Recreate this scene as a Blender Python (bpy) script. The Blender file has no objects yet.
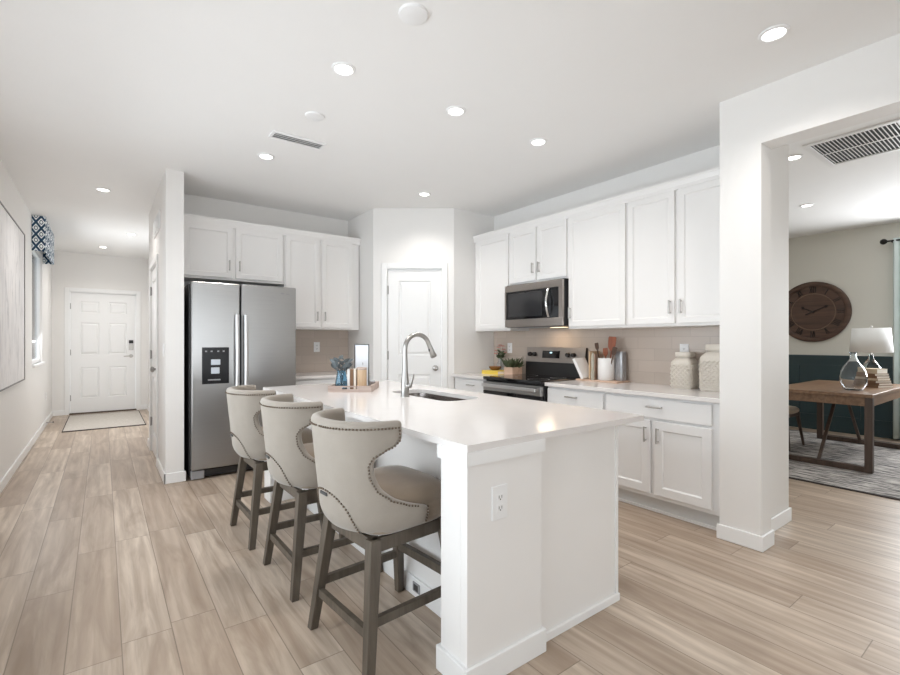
import bpy, bmesh, math, random
from mathutils import Vector, Matrix
random.seed(7)
S = bpy.context.scene
COL = S.collection
PI = math.pi
H = 2.765            # ceiling height

# ------------------------------------------------------------------ camera, world, lights, exposure
cam_d = bpy.data.cameras.new('camera'); cam = bpy.data.objects.new('camera', cam_d); COL.objects.link(cam)
cam.location = (0, 0, 1.25)
cam.rotation_euler = (math.radians(90), 0, math.radians(-36.765))
cam_d.sensor_width = 36; cam_d.lens = 464.3/900*36; cam_d.shift_y = 0.0042; cam_d.clip_start = 0.02
S.camera = cam
S.view_settings.view_transform = 'Standard'; S.view_settings.look = 'None'
S.view_settings.gamma = 1.0; S.view_settings.use_curve_mapping = False
S.view_settings.exposure = -0.15
S.cycles.use_denoising = True
S.cycles.max_bounces = 10; S.cycles.diffuse_bounces = 6; S.cycles.glossy_bounces = 4
S.cycles.transparent_max_bounces = 12; S.cycles.sample_clamp_indirect = 6

W = bpy.data.worlds.new('world'); S.world = W; W.use_nodes = True
bg = W.node_tree.nodes['Background']; bg.inputs[0].default_value = (0.86, 0.94, 1.0, 1); bg.inputs[1].default_value = 3.0

def area(name, loc, rot, sx, sy, power, color=(1, 1, 1), spread=PI):
    l = bpy.data.lights.new(name, 'AREA'); l.shape = 'RECTANGLE'; l.size = sx; l.size_y = sy
    l.energy = power; l.color = color; l.spread = spread
    o = bpy.data.objects.new(name, l); COL.objects.link(o); o.location = loc; o.rotation_euler = rot
    return o
DAY = (0.945, 0.97, 1.0)
# daylight: unseen openings added at back and left, real windows in hall and den
area('added_daylight_back', (1.3, -7.40, 1.15), (PI/2+0.5, 0, 0), 3.3, 2.1, 110, DAY)
area('added_daylight_left', (-0.60, 2.35, 1.25), (PI/2+0.30, 0, -PI/2), 4.1, 1.7, 49, DAY)
area('daylight_hall_window', (-0.66, 8.05, 1.55), (PI/2-0.25, 0, -PI/2), 1.0, 1.2, 26, DAY)
area('daylight_den_window', (7.93, 0.55, 1.65), (PI/2, 0, PI/2), 1.2, 1.5, 95, DAY)
CAN_POWER = 13.0; CAN_COLOR = (1.0, 0.96, 0.92)

# ------------------------------------------------------------------ materials
def nt(name):
    m = bpy.data.materials.new(name); m.use_nodes = True
    t = m.node_tree; return m, t, t.nodes['Principled BSDF']
def N(t, typ, **kw):
    n = t.nodes.new(typ)
    for k, v in kw.items(): setattr(n, k, v)
    return n
def setin(n, i, v): n.inputs[i].default_value = v
def math_(t, op, a, b=None, c=None):
    n = N(t, 'ShaderNodeMath', operation=op)
    for i, v in enumerate((a, b, c)):
        if v is None: continue
        if isinstance(v, (int, float)): n.inputs[i].default_value = v
        else: t.links.new(v, n.inputs[i])
    return n.outputs[0]
def mixc(t, fac, a, b, blend='MIX'):
    n = N(t, 'ShaderNodeMix', data_type='RGBA', blend_type=blend)
    for i, v in ((0, fac), (6, a), (7, b)):
        if isinstance(v, (int, float)): n.inputs[i].default_value = v
        elif isinstance(v, tuple): n.inputs[i].default_value = v if len(v) == 4 else (*v, 1)
        else: t.links.new(v, n.inputs[i])
    return n.outputs[2]
def noise(t, vec, scale, detail=3, rough=0.5, dist=0.0):
    n = N(t, 'ShaderNodeTexNoise'); setin(n, 'Scale', scale); setin(n, 'Detail', detail)
    setin(n, 'Roughness', rough); setin(n, 'Distortion', dist)
    if vec is not None: t.links.new(vec, n.inputs['Vector'])
    return n.outputs['Fac']
def objcoord(t, scale=(1, 1, 1)):
    c = N(t, 'ShaderNodeTexCoord'); m = N(t, 'ShaderNodeMapping'); setin(m, 'Scale', scale)
    t.links.new(c.outputs['Object'], m.inputs['Vector']); return m.outputs[0]
def bump(t, p, h, strength=0.1, dist=0.01):
    b = N(t, 'ShaderNodeBump'); setin(b, 'Strength', strength); setin(b, 'Distance', dist)
    t.links.new(h, b.inputs['Height']); t.links.new(b.outputs[0], p.inputs['Normal'])
def mat(name, col, rough=0.5, metal=0.0, var=0.04, vscale=(6, 6, 6), bmp=0.0, bscale=80, spec=0.5, coat=0.0, sheen=0.0):
    m, t, p = nt(name)
    v = noise(t, objcoord(t, vscale), 1.0, 4)
    lo = tuple(max(0, c*(1-var)) for c in col); hi = tuple(min(1, c*(1+var)) for c in col)
    t.links.new(mixc(t, v, lo, hi), p.inputs['Base Color'])
    setin(p, 'Roughness', rough); setin(p, 'Metallic', metal); setin(p, 'Specular IOR Level', spec)
    setin(p, 'Coat Weight', coat); setin(p, 'Sheen Weight', sheen)
    if bmp: bump(t, p, noise(t, objcoord(t), bscale, 3), bmp, 0.004)
    return m
def glass_mat(name, col=(1, 1, 1), rough=0.0, ior=1.45):
    m, t, p = nt(name)
    v = noise(t, objcoord(t, (9, 9, 9)), 1.0, 2)
    t.links.new(mixc(t, v, tuple(c*0.97 for c in col), col), p.inputs['Base Color'])
    setin(p, 'Transmission Weight', 1.0); setin(p, 'Roughness', rough); setin(p, 'IOR', ior)
    return m
def emit_mat(name, col, strength):
    m, t, p = nt(name)
    setin(p, 'Base Color', (*col, 1)); setin(p, 'Emission Color', (*col, 1)); setin(p, 'Emission Strength', strength)
    return m
def pane_mat():
    m, t, p = nt('window_glass')
    tr = N(t, 'ShaderNodeBsdfTransparent'); setin(tr, 0, (0.97, 0.99, 1, 1))
    gl = N(t, 'ShaderNodeBsdfGlossy'); setin(gl, 'Roughness', 0.02)
    fr = N(t, 'ShaderNodeFresnel'); mx = N(t, 'ShaderNodeMixShader')
    t.links.new(fr.outputs[0], mx.inputs[0]); t.links.new(tr.outputs[0], mx.inputs[1]); t.links.new(gl.outputs[0], mx.inputs[2])
    t.links.new(mx.outputs[0], t.nodes['Material Output'].inputs[0]); return m
def floor_mat():
    m, t, p = nt('plank_flooring')
    g = N(t, 'ShaderNodeNewGeometry'); s = N(t, 'ShaderNodeSeparateXYZ'); t.links.new(g.outputs['Position'], s.inputs[0])
    x, y = s.outputs[0], s.outputs[1]
    xs = math_(t, 'DIVIDE', math_(t, 'SUBTRACT', x, 0.061), 0.18)
    ix = math_(t, 'FLOOR', xs); fx = math_(t, 'FRACT', xs)
    wn = N(t, 'ShaderNodeTexWhiteNoise', noise_dimensions='1D'); t.links.new(ix, wn.inputs['W'])
    ys = math_(t, 'ADD', math_(t, 'DIVIDE', y, 1.22), math_(t, 'MULTIPLY', wn.outputs['Value'], 7.0))
    iy = math_(t, 'FLOOR', ys); fy = math_(t, 'FRACT', ys)
    cb = N(t, 'ShaderNodeCombineXYZ'); t.links.new(ix, cb.inputs[0]); t.links.new(iy, cb.inputs[1])
    w2 = N(t, 'ShaderNodeTexWhiteNoise', noise_dimensions='3D'); t.links.new(cb.outputs[0], w2.inputs['Vector'])
    r1 = w2.outputs['Value']
    # grain coordinates shifted per plank
    gc = N(t, 'ShaderNodeCombineXYZ')
    t.links.new(math_(t, 'ADD', math_(t, 'MULTIPLY', x, 9.0), math_(t, 'MULTIPLY', r1, 40.0)), gc.inputs[0])
    t.links.new(math_(t, 'MULTIPLY', y, 1.1), gc.inputs[1]); t.links.new(math_(t, 'MULTIPLY', r1, 17.0), gc.inputs[2])
    big = noise(t, gc.outputs[0], 1.3, 4, 0.55, 0.9)
    wv = N(t, 'ShaderNodeTexWave', wave_type='BANDS', bands_direction='X'); setin(wv, 'Scale', 0.55); setin(wv, 'Distortion', 9.0)
    setin(wv, 'Detail', 3.0); setin(wv, 'Detail Scale', 0.7); t.links.new(gc.outputs[0], wv.inputs['Vector'])
    fc = N(t, 'ShaderNodeCombineXYZ')
    t.links.new(math_(t, 'MULTIPLY', x, 55.0), fc.inputs[0]); t.links.new(math_(t, 'MULTIPLY', y, 1.6), fc.inputs[1]); t.links.new(r1, fc.inputs[2])
    fine = noise(t, fc.outputs[0], 1.0, 4, 0.6)
    fmr = N(t, 'ShaderNodeMapRange'); setin(fmr, 'From Min', 0.50); setin(fmr, 'From Max', 0.72); t.links.new(fine, fmr.inputs[0])
    a = mixc(t, r1, (0.46, 0.365, 0.285), (0.67, 0.57, 0.47))
    ramp = N(t, 'ShaderNodeMapRange'); setin(ramp, 'From Min', 0.35); setin(ramp, 'From Max', 0.7); t.links.new(big, ramp.inputs[0])
    b = mixc(t, math_(t, 'MULTIPLY', ramp.outputs[0], 0.7), a, (0.26, 0.185, 0.13))
    b = mixc(t, math_(t, 'MULTIPLY', wv.outputs['Fac'], 0.27), b, (0.28, 0.20, 0.14))
    b = mixc(t, fmr.outputs[0], b, mixc(t, 0.32, b, (0.24, 0.18, 0.135)))
    ex = math_(t, 'MINIMUM', fx, math_(t, 'SUBTRACT', 1.0, fx)); ey = math_(t, 'MINIMUM', fy, math_(t, 'SUBTRACT', 1.0, fy))
    seam = math_(t, 'MAXIMUM', math_(t, 'LESS_THAN', ex, 0.011), math_(t, 'LESS_THAN', ey, 0.0016))
    b = mixc(t, math_(t, 'MULTIPLY', seam, 0.7), b, (0.16, 0.12, 0.09))
    t.links.new(b, p.inputs['Base Color'])
    setin(p, 'Roughness', 0.36); setin(p, 'Specular IOR Level', 0.4)
    bump(t, p, math_(t, 'SUBTRACT', math_(t, 'MULTIPLY', fine, 0.15), seam), 0.12, 0.002)
    return m
def tile_mat():
    m, t, p = nt('subway_tile')
    g = N(t, 'ShaderNodeNewGeometry'); s = N(t, 'ShaderNodeSeparateXYZ'); t.links.new(g.outputs['Position'], s.inputs[0])
    cb = N(t, 'ShaderNodeCombineXYZ'); t.links.new(math_(t, 'ADD', s.outputs[0], s.outputs[1]), cb.inputs[0])
    t.links.new(math_(t, 'SUBTRACT', s.outputs[2], 0.88), cb.inputs[1])
    br = N(t, 'ShaderNodeTexBrick'); t.links.new(cb.outputs[0], br.inputs['Vector'])
    setin(br, 'Color1', (0.50, 0.425, 0.365, 1)); setin(br, 'Color2', (0.545, 0.465, 0.405, 1)); setin(br, 'Mortar', (0.46, 0.39, 0.34, 1))
    setin(br, 'Scale', 1.0); setin(br, 'Mortar Size', 0.0025); setin(br, 'Brick Width', 0.305); setin(br, 'Row Height', 0.102)
    t.links.new(br.outputs[0], p.inputs['Base Color']); setin(p, 'Roughness', 0.22)
    bump(t, p, math_(t, 'MULTIPLY', br.outputs['Fac'], -1.0), 0.3, 0.002); return m
def steel_mat(name, horiz=True, rough=0.3, col=(0.60, 0.60, 0.61)):
    m, t, p = nt(name)
    v = noise(t, objcoord(t, (3, 3, 260) if horiz else (200, 200, 3)), 1.0, 3, 0.6)
    t.links.new(mixc(t, v, tuple(c*0.9 for c in col), tuple(min(1, c*1.08) for c in col)), p.inputs['Base Color'])
    setin(p, 'Metallic', 1.0)
    mr = N(t, 'ShaderNodeMapRange'); setin(mr, 'To Min', rough*0.8); setin(mr, 'To Max', rough*1.25)
    t.links.new(v, mr.inputs[0]); t.links.new(mr.outputs[0], p.inputs['Roughness'])
    bump(t, p, v, 0.05, 0.002); return m
def wood_mat(name, dark, light, axis='X', rough=0.45, sc=1.0):
    m, t, p = nt(name)
    k = {'X': (2*sc, 28*sc, 28*sc), 'Y': (28*sc, 2*sc, 28*sc), 'Z': (28*sc, 28*sc, 2*sc)}[axis]
    v = noise(t, objcoord(t, k), 1.0, 5, 0.6, 0.6)
    mr = N(t, 'ShaderNodeMapRange'); setin(mr, 'From Min', 0.3); setin(mr, 'From Max', 0.7); t.links.new(v, mr.inputs[0])
    t.links.new(mixc(t, mr.outputs[0], dark, light), p.inputs['Base Color']); setin(p, 'Roughness', rough)
    bump(t, p, v, 0.1, 0.002); return m
def fabric_mat(name, col, sheen=0.3, mottled=0.10):
    m, t, p = nt(name)
    v = noise(t, objcoord(t, (14, 14, 14)), 1.0, 5, 0.65); w = noise(t, objcoord(t), 420, 2, 0.6)
    a = mixc(t, v, tuple(c*(1-mottled) for c in col), tuple(min(1, c*(1+mottled)) for c in col))
    a = mixc(t, math_(t, 'MULTIPLY', w, 0.25), a, tuple(c*0.6 for c in col))
    t.links.new(a, p.inputs['Base Color']); setin(p, 'Roughness', 0.85); setin(p, 'Sheen Weight', sheen); setin(p, 'Specular IOR Level', 0.2)
    bump(t, p, w, 0.15, 0.001); return m
def lattice_mat():
    m, t, p = nt('lattice_print_fabric')
    g = N(t, 'ShaderNodeNewGeometry'); s = N(t, 'ShaderNodeSeparateXYZ'); t.links.new(g.outputs['Position'], s.inputs[0])
    u = math_(t, 'SUBTRACT', s.outputs[0], s.outputs[1]); z = s.outputs[2]
    k = PI/0.145
    a = math_(t, 'ABSOLUTE', math_(t, 'SINE', math_(t, 'MULTIPLY', math_(t, 'ADD', math_(t, 'MULTIPLY', u, 1.5), z), k)))
    b = math_(t, 'ABSOLUTE', math_(t, 'SINE', math_(t, 'MULTIPLY', math_(t, 'SUBTRACT', math_(t, 'MULTIPLY', u, 1.5), z), k)))
    line = math_(t, 'LESS_THAN', math_(t, 'MINIMUM', a, b), 0.42)
    ring = math_(t, 'LESS_THAN', math_(t, 'ABSOLUTE', math_(t, 'SUBTRACT', math_(t, 'MULTIPLY', a, b), 0.78)), 0.09)
    t.links.new(mixc(t, math_(t, 'MAXIMUM', line, ring), (0.90, 0.93, 0.94), (0.010, 0.05, 0.11)), p.inputs['Base Color'])
    setin(p, 'Roughness', 0.8); return m
def painting_mat():
    m, t, p = nt('abstract_canvas')
    c = objcoord(t)
    a = noise(t, c, 1.6, 6, 0.65, 1.2); b = noise(t, objcoord(t, (1, 4, 0.7)), 2.2, 6, 0.7, 2.0); d = noise(t, objcoord(t, (1, 0.8, 6)), 3.0, 5, 0.7)
    mr = N(t, 'ShaderNodeMapRange'); setin(mr, 'From Min', 0.50); setin(mr, 'From Max', 0.66); t.links.new(b, mr.inputs[0])
    mr2 = N(t, 'ShaderNodeMapRange'); setin(mr2, 'From Min', 0.56); setin(mr2, 'From Max', 0.8); t.links.new(d, mr2.inputs[0])
    k = mixc(t, a, (0.88, 0.855, 0.84), (0.80, 0.80, 0.82))
    k = mixc(t, math_(t, 'MULTIPLY', mr.outputs[0], 0.7), k, (0.45, 0.45, 0.47))
    k = mixc(t, math_(t, 'MULTIPLY', mr2.outputs[0], 0.5), k, (0.82, 0.76, 0.72))
    t.links.new(k, p.inputs['Base Color']); setin(p, 'Roughness', 0.6); bump(t, p, b, 0.2, 0.004); return m
def rug_mat(name, c1, c2, c3, stripe):
    m, t, p = nt(name)
    g = N(t, 'ShaderNodeNewGeometry'); s = N(t, 'ShaderNodeSeparateXYZ'); t.links.new(g.outputs['Position'], s.inputs[0])
    mp = N(t, 'ShaderNodeMapping'); t.links.new(g.outputs['Position'], mp.inputs[0]); setin(mp, 'Scale', stripe)
    v = noise(t, mp.outputs[0], 1.0, 3, 0.7); w = noise(t, g.outputs['Position'], 60, 2, 0.6)
    mr = N(t, 'ShaderNodeMapRange'); setin(mr, 'From Min', 0.40); setin(mr, 'From Max', 0.60); t.links.new(v, mr.inputs[0])
    a = mixc(t, mr.outputs[0], c1, c2); a = mixc(t, math_(t, 'MULTIPLY', w, 0.45), a, c3)
    t.links.new(a, p.inputs['Base Color']); setin(p, 'Roughness', 0.95); setin(p, 'Specular IOR Level', 0.1); bump(t, p, v, 0.6, 0.01); return m
def quartz_mat():
    m, t, p = nt('white_quartz')
    a = noise(t, objcoord(t), 3.0, 6, 0.6, 1.5); b = noise(t, objcoord(t), 160, 2, 0.5)
    k = mixc(t, a, (0.74, 0.71, 0.695), (0.79, 0.765, 0.75)); k = mixc(t, math_(t, 'MULTIPLY', b, 0.12), k, (0.62, 0.58, 0.56))
    t.links.new(k, p.inputs['Base Color']); setin(p, 'Roughness', 0.12); setin(p, 'Specular IOR Level', 0.5); return m

M = {}
M['wall'] = mat('wall_paint', (0.80, 0.785, 0.765), 0.6, var=0.01, bmp=0.05, bscale=160)
M['ceiling'] = mat('ceiling_paint', (0.85, 0.845, 0.835), 0.8, var=0.01, bmp=0.12, bscale=60)
M['den_wall'] = mat('den_wall_paint', (0.66, 0.645, 0.585), 0.6, var=0.01, bmp=0.05, bscale=160)
M['teal'] = mat('teal_paint', (0.020, 0.045, 0.052), 0.4, var=0.05)
M['trim'] = mat('trim_paint', (0.85, 0.85, 0.845), 0.35, var=0.01)
M['doorpaint'] = mat('door_paint', (0.84, 0.84, 0.835), 0.38, var=0.01)
M['cab'] = mat('cabinet_paint', (0.83, 0.815, 0.80), 0.35, var=0.01)
M['cabbase'] = mat('base_cabinet_paint', (0.83, 0.83, 0.83), 0.35, var=0.01)
M['toe'] = mat('toe_kick_paint', (0.70, 0.71, 0.71), 0.45, var=0.02)
M['quartz'] = quartz_mat(); M['floor'] = floor_mat(); M['tile'] = tile_mat()
M['steel'] = steel_mat('brushed_steel', True, 0.30, (0.39, 0.385, 0.38)); M['steelv'] = steel_mat('brushed_nickel', False, 0.3, (0.40, 0.39, 0.375)); M['bar'] = steel_mat('satin_bar', False, 0.34, (0.66, 0.66, 0.66))
M['mwsteel'] = steel_mat('steel_warm_reflection', True, 0.3, (0.40, 0.36, 0.33)); M['sink'] = steel_mat('sink_steel', True, 0.25, (0.22, 0.20, 0.19)); M['chrome'] = mat('polished_chrome', (0.72, 0.71, 0.70), 0.14, 1.0)  # mwsteel: brown tint of reflected surroundings is put into the colour
M['pull'] = mat('satin_nickel', (0.50, 0.48, 0.46), 0.28, 1.0); M['hinge'] = mat('hinge_nickel', (0.38, 0.37, 0.36), 0.35, 1.0)
M['blackglass'] = mat('black_glass', (0.006, 0.006, 0.007), 0.06, var=0.2, spec=0.6); M['black'] = mat('black_plastic', (0.012, 0.012, 0.013), 0.4)
M['dispenser'] = mat('dispenser_black', (0.008, 0.008, 0.009), 0.25, var=0.2, spec=0.25)
M['mwglass'] = mat('smoked_glass', (0.03, 0.03, 0.032), 0.08, var=0.2, spec=0.6)
M['fridgeside'] = mat('dark_steel_side', (0.02, 0.02, 0.021), 0.45); M['greyplastic'] = mat('grey_plastic', (0.30, 0.30, 0.31), 0.45)
M['plate'] = mat('white_plastic', (0.84, 0.84, 0.84), 0.35, var=0.005); M['slot'] = mat('slot_dark', (0.05, 0.05, 0.05), 0.6)
M['linen'] = fabric_mat('greige_linen', (0.315, 0.28, 0.24)); M['seatf'] = fabric_mat('tan_velvet', (0.265, 0.205, 0.15), 0.5, 0.16)
M['stoolwood'] = wood_mat('taupe_wood', (0.062, 0.049, 0.036), (0.118, 0.095, 0.072), 'Z', 0.5)
M['nail'] = mat('bronze_nailhead', (0.16, 0.125, 0.095), 0.35, 0.9)
M['lens'] = emit_mat('lit_lens', (1.0, 0.97, 0.93), 9.0); M['ventdark'] = mat('vent_dark', (0.006, 0.006, 0.006), 0.9)
M['pane'] = pane_mat(); M['lattice'] = lattice_mat(); M['painting'] = painting_mat()
M['artframe'] = mat('pewter_frame', (0.16, 0.15, 0.145), 0.4, 0.4)
M['hallrug'] = rug_mat('cream_flatweave', (0.50, 0.46, 0.41), (0.60, 0.565, 0.52), (0.42, 0.385, 0.345), (22, 60, 1)); M['rugedge'] = mat('charcoal_binding', (0.05, 0.042, 0.04), 0.9)
M['denrug'] = rug_mat('grey_woven_rug', (0.05, 0.05, 0.055), (0.62, 0.58, 0.54), (0.22, 0.21, 0.205), (30, 5, 1))
M['deskwood'] = wood_mat('walnut_wood', (0.15, 0.082, 0.045), (0.27, 0.16, 0.09), 'X', 0.35)
M['deskframe'] = wood_mat('dark_walnut', (0.05, 0.031, 0.022), (0.095, 0.062, 0.045), 'Z', 0.4)
M['clockwood'] = wood_mat('clock_wood', (0.055, 0.028, 0.018), (0.11, 0.058, 0.037), 'Y', 0.5, 0.6); M['clockmark'] = mat('clock_bronze', (0.022, 0.013, 0.010), 0.4, 0.3)
M['clockring'] = mat('clock_ring', (0.20, 0.13, 0.09), 0.35, 0.5)
M['shade'] = mat('linen_shade', (0.82, 0.83, 0.82), 0.8, var=0.03); M['glass'] = glass_mat('clear_glass', (0.93, 0.97, 1.0)); M['blueglass'] = glass_mat('blue_glass', (0.42, 0.66, 0.82), 0.05)
M['sheer'] = mat('pale_curtain', (0.70, 0.78, 0.76), 0.9, var=0.03); M['iron'] = mat('black_iron', (0.012, 0.011, 0.01), 0.4, 0.5)
M['paper'] = mat('paper', (0.78, 0.73, 0.65), 0.8, var=0.06, vscale=(5, 5, 300)); M['bookcover'] = mat('tan_cloth', (0.52, 0.42, 0.30), 0.8); M['bookbrown'] = mat('brown_cloth', (0.20, 0.11, 0.06), 0.7)
M['ceramic'] = mat('cream_ceramic', (0.62, 0.575, 0.51), 0.4, var=0.06); M['whiteceramic'] = mat('white_ceramic', (0.82, 0.81, 0.80), 0.3, var=0.05)
M['cherry'] = wood_mat('cherry_wood', (0.22, 0.06, 0.03), (0.36, 0.115, 0.055), 'Z', 0.45); M['darkwood'] = wood_mat('dark_wood', (0.05, 0.025, 0.015), (0.10, 0.05, 0.03), 'Z', 0.45)
M['maple'] = wood_mat('maple_wood', (0.55, 0.38, 0.23), (0.70, 0.53, 0.36), 'Z', 0.5); M['traywood'] = wood_mat('weathered_oak', (0.36, 0.27, 0.23), (0.55, 0.45, 0.40), 'X', 0.55)
M['leaf'] = mat('green_leaf', (0.06, 0.078, 0.035), 0.55, var=0.3, vscale=(20, 20, 20)); M['leafgrey'] = mat('grey_leaf', (0.10, 0.12, 0.13), 0.6, var=0.3, vscale=(20, 20, 20))
M['yellow'] = mat('yellow_cover', (0.75, 0.55, 0.08), 0.5); M['amber'] = mat('brown_glaze', (0.26, 0.12, 0.05), 0.25); M['pink'] = mat('pink_petal', (0.55, 0.25, 0.22), 0.7, var=0.2)
M['planter'] = wood_mat('blush_wood', (0.50, 0.34, 0.25), (0.66, 0.48, 0.37), 'Y', 0.6); M['soil'] = mat('soil', (0.05, 0.035, 0.02), 0.95, bmp=0.5)
M['greytin'] = mat('patterned_tin', (0.36, 0.36, 0.37), 0.3, 0.6, var=0.5, vscale=(60, 60, 22)); M['display'] = emit_mat('blue_digits', (0.45, 0.75, 0.9), 1.2)
M['tancushion'] = fabric_mat('tan_seat_cloth', (0.50, 0.40, 0.29)); M['ledblue'] = mat('pale_paddle', (0.55, 0.60, 0.66), 0.3)
M['rubber'] = mat('rubber_tip', (0.03, 0.03, 0.03), 0.8); M['patternsheet'] = mat('printed_sheet', (0.80, 0.83, 0.88), 0.5, var=0.12, vscale=(10, 10, 40))
M['twine'] = mat('sage_stone', (0.42, 0.40, 0.33), 0.8, var=0.3, vscale=(30, 30, 30))

# ------------------------------------------------------------------ mesh helpers
class FR:   # wall frame: u to the viewer's right, v up, w out of the wall
    def __init__(s, O, U): s.O = Vector(O); s.U = Vector(U).normalized(); s.Z = Vector((0, 0, 1)); s.N = s.U.cross(s.Z)
    def P(s, u, v, w=0): return s.O + s.U*u + s.Z*v + s.N*w
class MB:
    def __init__(s): s.bm = bmesh.new()
    def hexa(s, pts):
        v = [s.bm.verts.new(p) for p in pts]
        for f in ((3, 2, 1, 0), (4, 5, 6, 7), (0, 1, 5, 4), (1, 2, 6, 5), (2, 3, 7, 6), (3, 0, 4, 7)): s.bm.faces.new([v[i] for i in f])
        return s
    def box(s, x0, x1, y0, y1, z0, z1, m=None):
        p = [Vector(c) for c in ((x0, y0, z0), (x1, y0, z0), (x1, y1, z0), (x0, y1, z0), (x0, y0, z1), (x1, y0, z1), (x1, y1, z1), (x0, y1, z1))]
        if m: p = [m @ q for q in p]
        return s.hexa(p)
    def fbox(s, f, u0, u1, v0, v1, w0, w1):
        return s.hexa([f.P(*c) for c in ((u0, v0, w1), (u1, v0, w1), (u1, v0, w0), (u0, v0, w0), (u0, v1, w1), (u1, v1, w1), (u1, v1, w0), (u0, v1, w0))])
    def bar(s, a, b, w0, w1, t0=None, t1=None, up=(0, 0, 1)):   # tapered square bar
        a, b = Vector(a), Vector(b); d = (b-a).normalized(); up = Vector(up)
        if abs(d.dot(up)) > 0.95: up = Vector((1, 0, 0))
        x = d.cross(up).normalized(); y = x.cross(d).normalized()
        t0 = w0 if t0 is None else t0; t1 = w1 if t1 is None else t1
        q = lambda c, w, t: [c-x*w/2-y*t/2, c+x*w/2-y*t/2, c+x*w/2+y*t/2, c-x*w/2+y*t/2]
        return s.hexa(q(a, w0, t0)+q(b, w1, t1))
    def leg(s, top, foot, wt, wf):   # square leg cut level at both ends
        top, foot = Vector(top), Vector(foot)
        q = lambda c, w: [c+Vector((dx*w/2, dy*w/2, 0)) for dx, dy in ((-1, -1), (1, -1), (1, 1), (-1, 1))]
        return s.hexa(q(foot, wf)+q(top, wt))
    def tube(s, pts, r, n=12, caps=True):
        pts = [Vector(p) for p in pts]; rs = r if isinstance(r, (list, tuple)) else [r]*len(pts)
        rings = []; x = None
        for i, p in enumerate(pts):
            d = (pts[min(i+1, len(pts)-1)]-pts[max(i-1, 0)]).normalized()
            if x is None: x = d.orthogonal().normalized()
            x = (x-d*x.dot(d)).normalized(); y = d.cross(x)
            rings.append([s.bm.verts.new(p+(x*math.cos(2*PI*k/n)+y*math.sin(2*PI*k/n))*rs[i]) for k in range(n)])
        for a, b in zip(rings, rings[1:]):
            for k in range(n): s.bm.faces.new((a[k], a[(k+1) % n], b[(k+1) % n], b[k]))
        if caps: s.bm.faces.new(rings[0][::-1]); s.bm.faces.new(rings[-1])
        return s
    def cyl(s, a, b, r, r2=None, n=20): return s.tube([a, b], [r, r if r2 is None else r2], n)
    def lathe(s, prof, c=(0, 0, 0), n=32, sx=1, sy=1, power=2.0):
        c = Vector(c); rings = []
        for r, z in prof:
            if r < 1e-6: rings.append([s.bm.verts.new(c+Vector((0, 0, z)))])
            else:
                ring = []
                for k in range(n):
                    a = 2*PI*k/n; ca, sa = math.cos(a), math.sin(a)
                    q = (abs(ca)**power+abs(sa)**power)**(-1/power)
                    ring.append(s.bm.verts.new(c+Vector((r*sx*ca*q, r*sy*sa*q, z))))
                rings.append(ring)
        for a, b in zip(rings, rings[1:]):
            for k in range(n):
                k2 = (k+1) % n
                if len(a) == 1 and len(b) == 1: continue
                if len(a) == 1: s.bm.faces.new((a[0], b[k2], b[k]))
                elif len(b) == 1: s.bm.faces.new((a[k], a[k2], b[0]))
                else: s.bm.faces.new((a[k], a[k2], b[k2], b[k]))
        return s
    def prism(s, poly, vec):   # polygon (3-D points) swept along vec
        vec = Vector(vec); a = [s.bm.verts.new(p) for p in poly]; b = [s.bm.verts.new(Vector(p)+vec) for p in poly]; n = len(a)
        s.bm.faces.new(a[::-1]); s.bm.faces.new(b)
        for i in range(n): s.bm.faces.new((a[i], a[(i+1) % n], b[(i+1) % n], b[i]))
        return s
    def ball(s, c, r, sx=1, sy=1, sz=1, sub=1, m=None):
        mm = Matrix.Translation(c) @ (m or Matrix()) @ Matrix.Diagonal((r*sx, r*sy, r*sz, 1))
        bmesh.ops.create_icosphere(s.bm, subdivisions=sub, radius=1, matrix=mm); return s
    def shaker(s, f, u0, u1, v0, v1, w0, w1, br=0.06, rec=0.009, lip=0.010):
        R = lambda o, w: [f.P(u0+o, v0+o, w), f.P(u1-o, v0+o, w), f.P(u1-o, v1-o, w), f.P(u0+o, v1-o, w)]
        L = [[s.bm.verts.new(p) for p in ring] for ring in (R(0, w0), R(0, w1-0.002), R(0.002, w1), R(br, w1), R(br+lip*0.35, w1-rec*0.5), R(br+lip, w1-rec))]
        s.bm.faces.new(L[0][::-1]); s.bm.faces.new(L[-1])
        for a, b in zip(L, L[1:]):
            for i in range(4): s.bm.faces.new((a[i], a[(i+1) % 4], b[(i+1) % 4], b[i]))
        return s
    def panels(s, f, u0, u1, v0, v1, w0, w1, rects, rec=0.012, lip=0.022):   # slab door with moulded sunk panels
        us = sorted({u0, u1, *[r[0] for r in rects], *[r[1] for r in rects]}); vs = sorted({v0, v1, *[r[2] for r in rects], *[r[3] for r in rects]})
        g = {}
        V = lambda u, v, w: g.setdefault((round(u, 4), round(v, 4), round(w, 4)), None) or g.__setitem__((round(u, 4), round(v, 4), round(w, 4)), s.bm.verts.new(f.P(u, v, w))) or g[(round(u, 4), round(v, 4), round(w, 4))]
        for i in range(len(us)-1):
            for j in range(len(vs)-1):
                a, b, c, d = us[i], us[i+1], vs[j], vs[j+1]
                inside = any(a >= r[0]-1e-6 and b <= r[1]+1e-6 and c >= r[2]-1e-6 and d <= r[3]+1e-6 for r in rects)
                if not inside: s.bm.faces.new((V(a, c, w1), V(b, c, w1), V(b, d, w1), V(a, d, w1)))
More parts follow.
